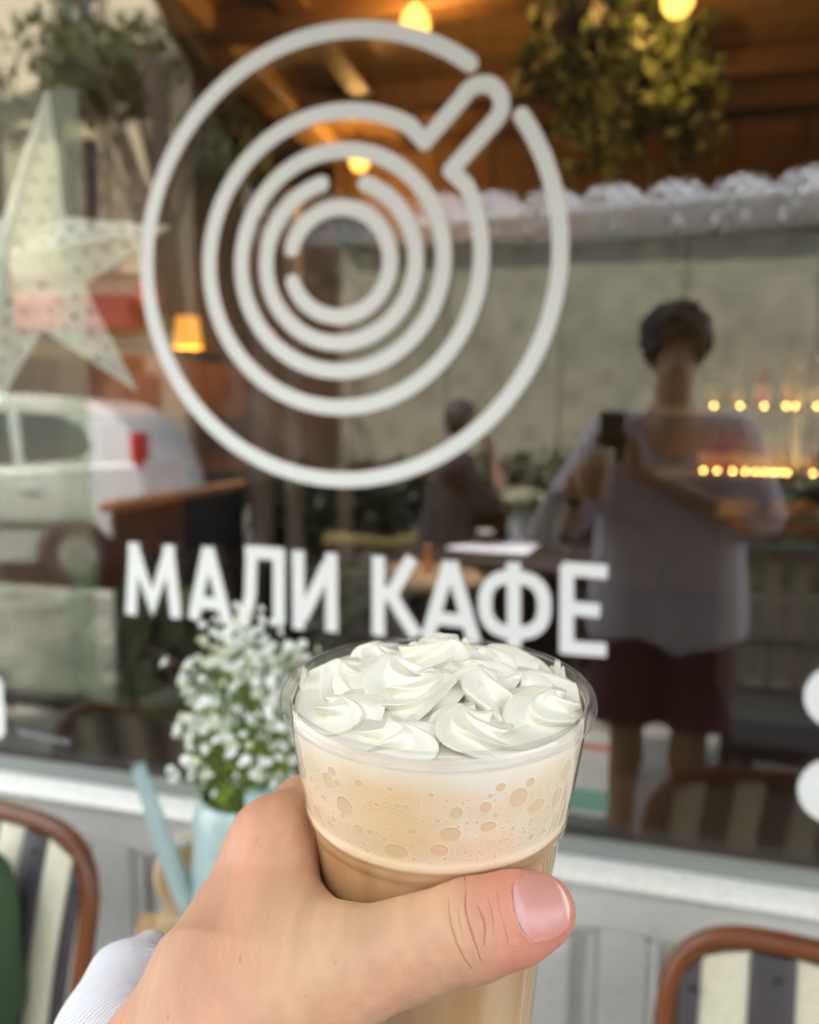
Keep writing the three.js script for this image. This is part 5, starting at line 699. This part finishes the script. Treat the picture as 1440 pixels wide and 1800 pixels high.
  const HD = V(X0, 1.69, Z0), EB = V(0.40, 1.17, 1.36), SHR = V(0.35, 1.42, 1.47);
  const camB = V(0, 0, 1).applyQuaternion(camera.quaternion), camU = V(0, 1, 0).applyQuaternion(camera.quaternion), camR2 = camR;
  const ph = (r, u, b) => CAM.clone().addScaledVector(camR2, r).addScaledVector(camU, u).addScaledVector(camB, b);
  const headF = union([ell(V(HD.x, HD.y + 0.02, HD.z + 0.005), 0.077, 0.1, 0.095), ell(V(HD.x, HD.y - 0.05, HD.z - 0.02), 0.056, 0.075, 0.07), cone(V(HD.x, HD.y + 0.005, HD.z - 0.088), V(HD.x, HD.y - 0.03, HD.z - 0.106), 0.01, 0.016), cone(V(HD.x - 0.02, HD.y - 0.068, HD.z - 0.084), V(HD.x + 0.02, HD.y - 0.068, HD.z - 0.084), 0.008, 0.008), ell(V(HD.x - 0.078, HD.y - 0.005, HD.z + 0.01), 0.012, 0.032, 0.02), ell(V(HD.x + 0.078, HD.y - 0.005, HD.z + 0.01), 0.012, 0.032, 0.02), cone(V(HD.x - 0.045, HD.y + 0.022, HD.z - 0.08), V(HD.x + 0.045, HD.y + 0.022, HD.z - 0.08), 0.012, 0.012), cone(V(X0, 1.6, Z0 + 0.01), V(X0, 1.47, Z0 + 0.02), 0.055, 0.062)], 0.018);
  const WR = ph(0.03, -0.15, 0.045);
  const bodyF = union([headF, cone(V(X0 - 0.12, 1.44, Z0 + 0.01), V(X0 + 0.12, 1.44, Z0 + 0.01), 0.06, 0.06), cone(V(X0, 1.4, Z0 + 0.02), V(X0, 1.0, Z0 + 0.02), 0.13, 0.13), ...chain([[SHL, 0.055], [EL, 0.043]]), ...chain([[SHR, 0.055], [EB, 0.042], [WR, 0.028]]), ...[-1, 1].flatMap((s) => chain([[V(X0 + s * 0.09, 0.92, Z0 + 0.02), 0.09], [V(X0 + s * 0.1, 0.5, Z0 + 0.01), 0.058], [V(X0 + s * 0.1, 0.36, Z0 + 0.03), 0.056], [V(X0 + s * 0.105, 0.09, Z0 + 0.03), 0.038]]))], 0.025);
  const bg = nets(bodyF, V(X0 - 0.36, 0.02, Z0 - 0.5), V(X0 + 0.34, 1.84, Z0 + 0.24), 0.0125);
  const fg = nets(fore, V(-0.22, 1.09, 1.0295), V(0.0, 1.4, 1.37), 0.009);
  const rh = (() => { const k = []; const pal = union([cone(WR, ph(0.035, -0.105, 0.03), 0.026, 0.03), cone(ph(0.045, -0.13, 0.03), ph(0.04, -0.07, 0.028), 0.02, 0.016)], 0.02); for (let i = 0; i < 4; i++) { const y = -0.125 + i * 0.021; k.push(union(chain([[ph(0.03, y, 0.03), 0.0105], [ph(-0.012, y + 0.004, 0.033), 0.0095], [ph(-0.055, y + 0.008, 0.026), 0.0085], [ph(-0.068, y + 0.008, 0.014), 0.008]]), 0.004)); } k.push(union(chain([[ph(0.045, -0.12, 0.03), 0.014], [ph(0.03, -0.07, 0.036), 0.011], [ph(0.006, -0.05, 0.034), 0.009]]), 0.004)); const f = (x, y, z) => { let dd = pal(x, y, z); for (const q of k) dd = smin(dd, q(x, y, z), 0.008); return dd; }; return nets(f, V(-0.14, 1.24, 1.12), V(0.12, 1.47, 1.26), 0.004); })();
  const plain = (g) => { const n = g.attributes.position.count, a = new Float32Array(n * 3); for (let i = 0; i < n; i++) { a[i * 3] = 0.52; a[i * 3 + 1] = 0.32; a[i * 3 + 2] = 0.21; } g.setAttribute('color', new THREE.BufferAttribute(a, 3)); return g; };
  const who = thing('person', 'photographer in loose pale shirt and plum shorts, hand holding the iced coffee', 'person', V(X0, 0, Z0));
  const shift = (g) => g.translate(-X0, 0, -Z0);
  part('body', mergeGeometries([hg, plain(bg), plain(fg), plain(rh)].map(shift)), skin, who);
  // thumbnail: a domed plate in the nail bed
  { const P2 = [], I = [], C2 = [], NRg = 12, NAg = 72; const ax = T3.clone().sub(T2).normalize();
    for (let j = 0; j <= NRg; j++) for (let i = 0; i < NAg; i++) { const t = j / NRg, b = NB[i], q = nailC.clone().lerp(b, t), n = grad(q), s = handF(q.x, q.y, q.z); q.addScaledVector(n, -s + 0.00022 + 0.00028 * (1 - t * t)); P2.push(q.x - X0, q.y, q.z - Z0); const along = q.clone().sub(nailC).dot(ax) / 0.0075; const lun = Math.max(0, Math.min(1, (-along - 0.5) * 7)), edge = Math.max(0, Math.min(1, (along - 0.9) * 14)); const base = [0.58, 0.265, 0.22], lu = [0.62, 0.34, 0.31], ed = [0.82, 0.58, 0.47]; for (let k = 0; k < 3; k++) C2.push(base[k] + (lu[k] - base[k]) * lun + (ed[k] - base[k]) * edge); }
    for (let j = 0; j < NRg; j++) for (let i = 0; i < NAg; i++) { const a = j * NAg + i, b = j * NAg + (i + 1) % NAg; I.push(a, a + NAg, b, b, a + NAg, b + NAg); }
    const g = new THREE.BufferGeometry(); g.setAttribute('position', new THREE.BufferAttribute(new Float32Array(P2), 3)); g.setAttribute('color', new THREE.BufferAttribute(new Float32Array(C2), 3)); g.setAttribute('uv', new THREE.BufferAttribute(new Float32Array(P2.length / 3 * 2), 2)); g.setIndex(I); g.computeVertexNormals();
    part('thumbnail', g, phys(0xffffff, { vertexColors: true, roughness: 0.38, clearcoat: 0.12, clearcoatRoughness: 0.3, side: THREE.DoubleSide }), who); }
  // clothes
  const knit = tex(128, 128, (u, v) => 0.5 + 0.5 * Math.sin((u * 16 + Math.abs(((v * 10) % 1) - 0.5) * 0.6) * 6.2832));
  const shirtM = std(lin(0.62, 0.58, 0.68), 0.9, { bumpMap: T_rough, bumpScale: 0.002 });
  const tors = flatZ(union([cone(V(X0 - 0.13, 1.42, 0), V(X0 + 0.13, 1.42, 0), 0.075, 0.075), cone(V(X0 - 0.06, 1.3, 0), V(X0 - 0.09, 0.84, 0), 0.155, 0.16), cone(V(X0 + 0.06, 1.3, 0), V(X0 + 0.1, 0.84, 0), 0.155, 0.16)], 0.09));
  const slv = union([...chain([[V(-0.02, 1.41, 1.465), 0.085], [SHL.clone().lerp(EL, 0.85).add(V(-0.015, 0, 0)), 0.088]]), ...chain([[V(0.345, 1.41, 1.465), 0.085], [SHR.clone().lerp(EB, 0.85).add(V(0.015, 0, 0)), 0.088]])], 0.03);
  const shF = (x, y, z) => { let f = smin(tors(x, y, z), slv(x, y, z), 0.06) + 0.02 * Math.abs(nA(x * 0.9 + z * 0.5, y * 0.25) - 0.5) * (y < 1.25 ? 1 : 0.4); f = Math.max(f, 0.765 + 0.03 * Math.sin(x * 20) - y); f = Math.max(f, -(Math.hypot((x - X0) / 0.09, (y - 1.52) / 0.07) - 1) * 0.06); f = Math.max(f, y - 1.505); return f; };
  // loose left cuff sagging under the wrist, cut on a slant
  const WC = D(322, 1700, 0.279), ax = WC.clone().sub(D(205, 2010, 0.30)).normalize(), far = ray(200, 1750).normalize(), Fp = far.clone().addScaledVector(ax, -far.dot(ax)).normalize(), Lp = ax.clone().cross(Fp).normalize(); if (Lp.dot(camR) > 0) Lp.negate();
  const cuff = new THREE.BufferGeometry(); { const P2 = [], UV = [], I = [], NU = 120, NV = 60; for (let f = 0; f < 2; f++) for (let j = 0; j <= NV; j++) for (let i = 0; i <= NU; i++) { const a = 6.28318 * i / NU, t = j / NV, s = Math.sin(a), cL = Math.cos(a), roll = Math.min(1, t * 14), w = -t * 0.21 + 0.004 * Math.sin(a * 2 + 1), rr = 0.031 * Math.pow(1 - (1 - Math.min(1, t * 7)) ** 2.4, 0.5) + 0.018 * t - (f ? 0.0016 : 0) + 0.0013 * Math.sin(a * 4 + t * 14) * Math.min(1, t * 6) + 0.001 * Math.sin(a * 9 - t * 22), q = WC.clone().addScaledVector(ax, w).addScaledVector(Lp, cL * rr).addScaledVector(Fp, s * rr); if (t > 0.5) q.lerp(EL.clone().addScaledVector(Lp, cL * 0.085).addScaledVector(Fp, s * 0.085), (t - 0.5) * 1.0); P2.push(q.x - X0, q.y, q.z - Z0); UV.push(a * 1.6, w * 36); }
    const st = NU + 1, half = st * (NV + 1); for (let f = 0; f < 2; f++) for (let j = 0; j < NV; j++) for (let i = 0; i < NU; i++) { const a = f * half + j * st + i; if (f) I.push(a, a + st, a + 1, a + 1, a + st, a + st + 1); else I.push(a, a + 1, a + st, a + 1, a + st + 1, a + st); } for (let i = 0; i < NU; i++) I.push(i, half + i, i + 1, i + 1, half + i, half + i + 1);
    cuff.setAttribute('position', new THREE.BufferAttribute(new Float32Array(P2), 3)); cuff.setAttribute('uv', new THREE.BufferAttribute(new Float32Array(UV), 2)); cuff.setIndex(I); cuff.computeVertexNormals(); }
  const shirt = part('shirt', shift(nets(shF, V(X0 - 0.4, 0.72, Z0 - 0.34), V(X0 + 0.4, 1.54, Z0 + 0.26), 0.013)), shirtM, who);
  part('cuff', cuff, std(lin(0.88, 0.88, 0.92), 0.92, { bumpMap: knit, bumpScale: 0.0007 }), shirt);
  const shorts = flatZ(union([cone(V(X0 - 0.1, 0.9, 0), V(X0 - 0.115, 0.53, 0), 0.125, 0.115), cone(V(X0 + 0.1, 0.9, 0), V(X0 + 0.115, 0.53, 0), 0.125, 0.115)], 0.04), 1.25);
  part('shorts', shift(nets((x, y, z) => Math.max(shorts(x, y, z), 0.49 - y, y - 0.98), V(X0 - 0.28, 0.46, Z0 - 0.22), V(X0 + 0.28, 1.02, Z0 + 0.22), 0.013)), std(lin(0.10, 0.035, 0.05), 0.85), who);
  const hairN = (x, y, z) => 0.04 * (nC(x * 2.2 + z, y * 2.2 + z) - 0.5);
  part('hair', shift(nets((x, y, z) => Math.max(ell(V(HD.x, HD.y + 0.045, HD.z + 0.008), 0.108, 0.112, 0.122)(x, y, z) + hairN(x, y, z), -ell(V(HD.x, HD.y - 0.065, HD.z - 0.1), 0.08, 0.09, 0.08)(x, y, z)), V(HD.x - 0.15, HD.y - 0.12, HD.z - 0.16), V(HD.x + 0.15, HD.y + 0.19, HD.z + 0.17), 0.006)), std(lin(0.02, 0.013, 0.009), 0.6), who);
  for (const s of [-1, 1]) { const sh = part('shoe', shift(nets(union([cone(V(X0 + s * 0.105, 0.045, Z0 + 0.05), V(X0 + s * 0.12, 0.04, Z0 - 0.15), 0.044, 0.04), cone(V(X0 + s * 0.105, 0.09, Z0 + 0.035), V(X0 + s * 0.105, 0.05, Z0 + 0.03), 0.045, 0.045)], 0.03), V(X0 + s * 0.105 - 0.09, -0.005, Z0 - 0.22), V(X0 + s * 0.105 + 0.09, 0.16, Z0 + 0.13), 0.008)), std(lin(0.05, 0.05, 0.055), 0.7), who); }
  for (const s of [-1, 1]) part('eye', new THREE.SphereGeometry(0.0115, 14, 10).translate(s * 0.033, HD.y + 0.004, -0.083), std(lin(0.3, 0.28, 0.26), 0.2), who);
  // phone, right behind the lens
  { const p = thing('phone', 'dark smartphone held up in the right hand of the photographer', 'phone', ph(-0.022, -0.052, 0.014)); p.quaternion.copy(camera.quaternion); part('case', new RoundedBoxGeometry(0.072, 0.146, 0.008, 4, 0.0038), std(lin(0.02, 0.02, 0.022), 0.35), p); part('screen', bx(0.066, 0.138, 0.0006, 0, 0, 0.0042), phys(lin(0.01, 0.01, 0.012), { roughness: 0.08 }), p); }
}
renderer.render(scene, camera);
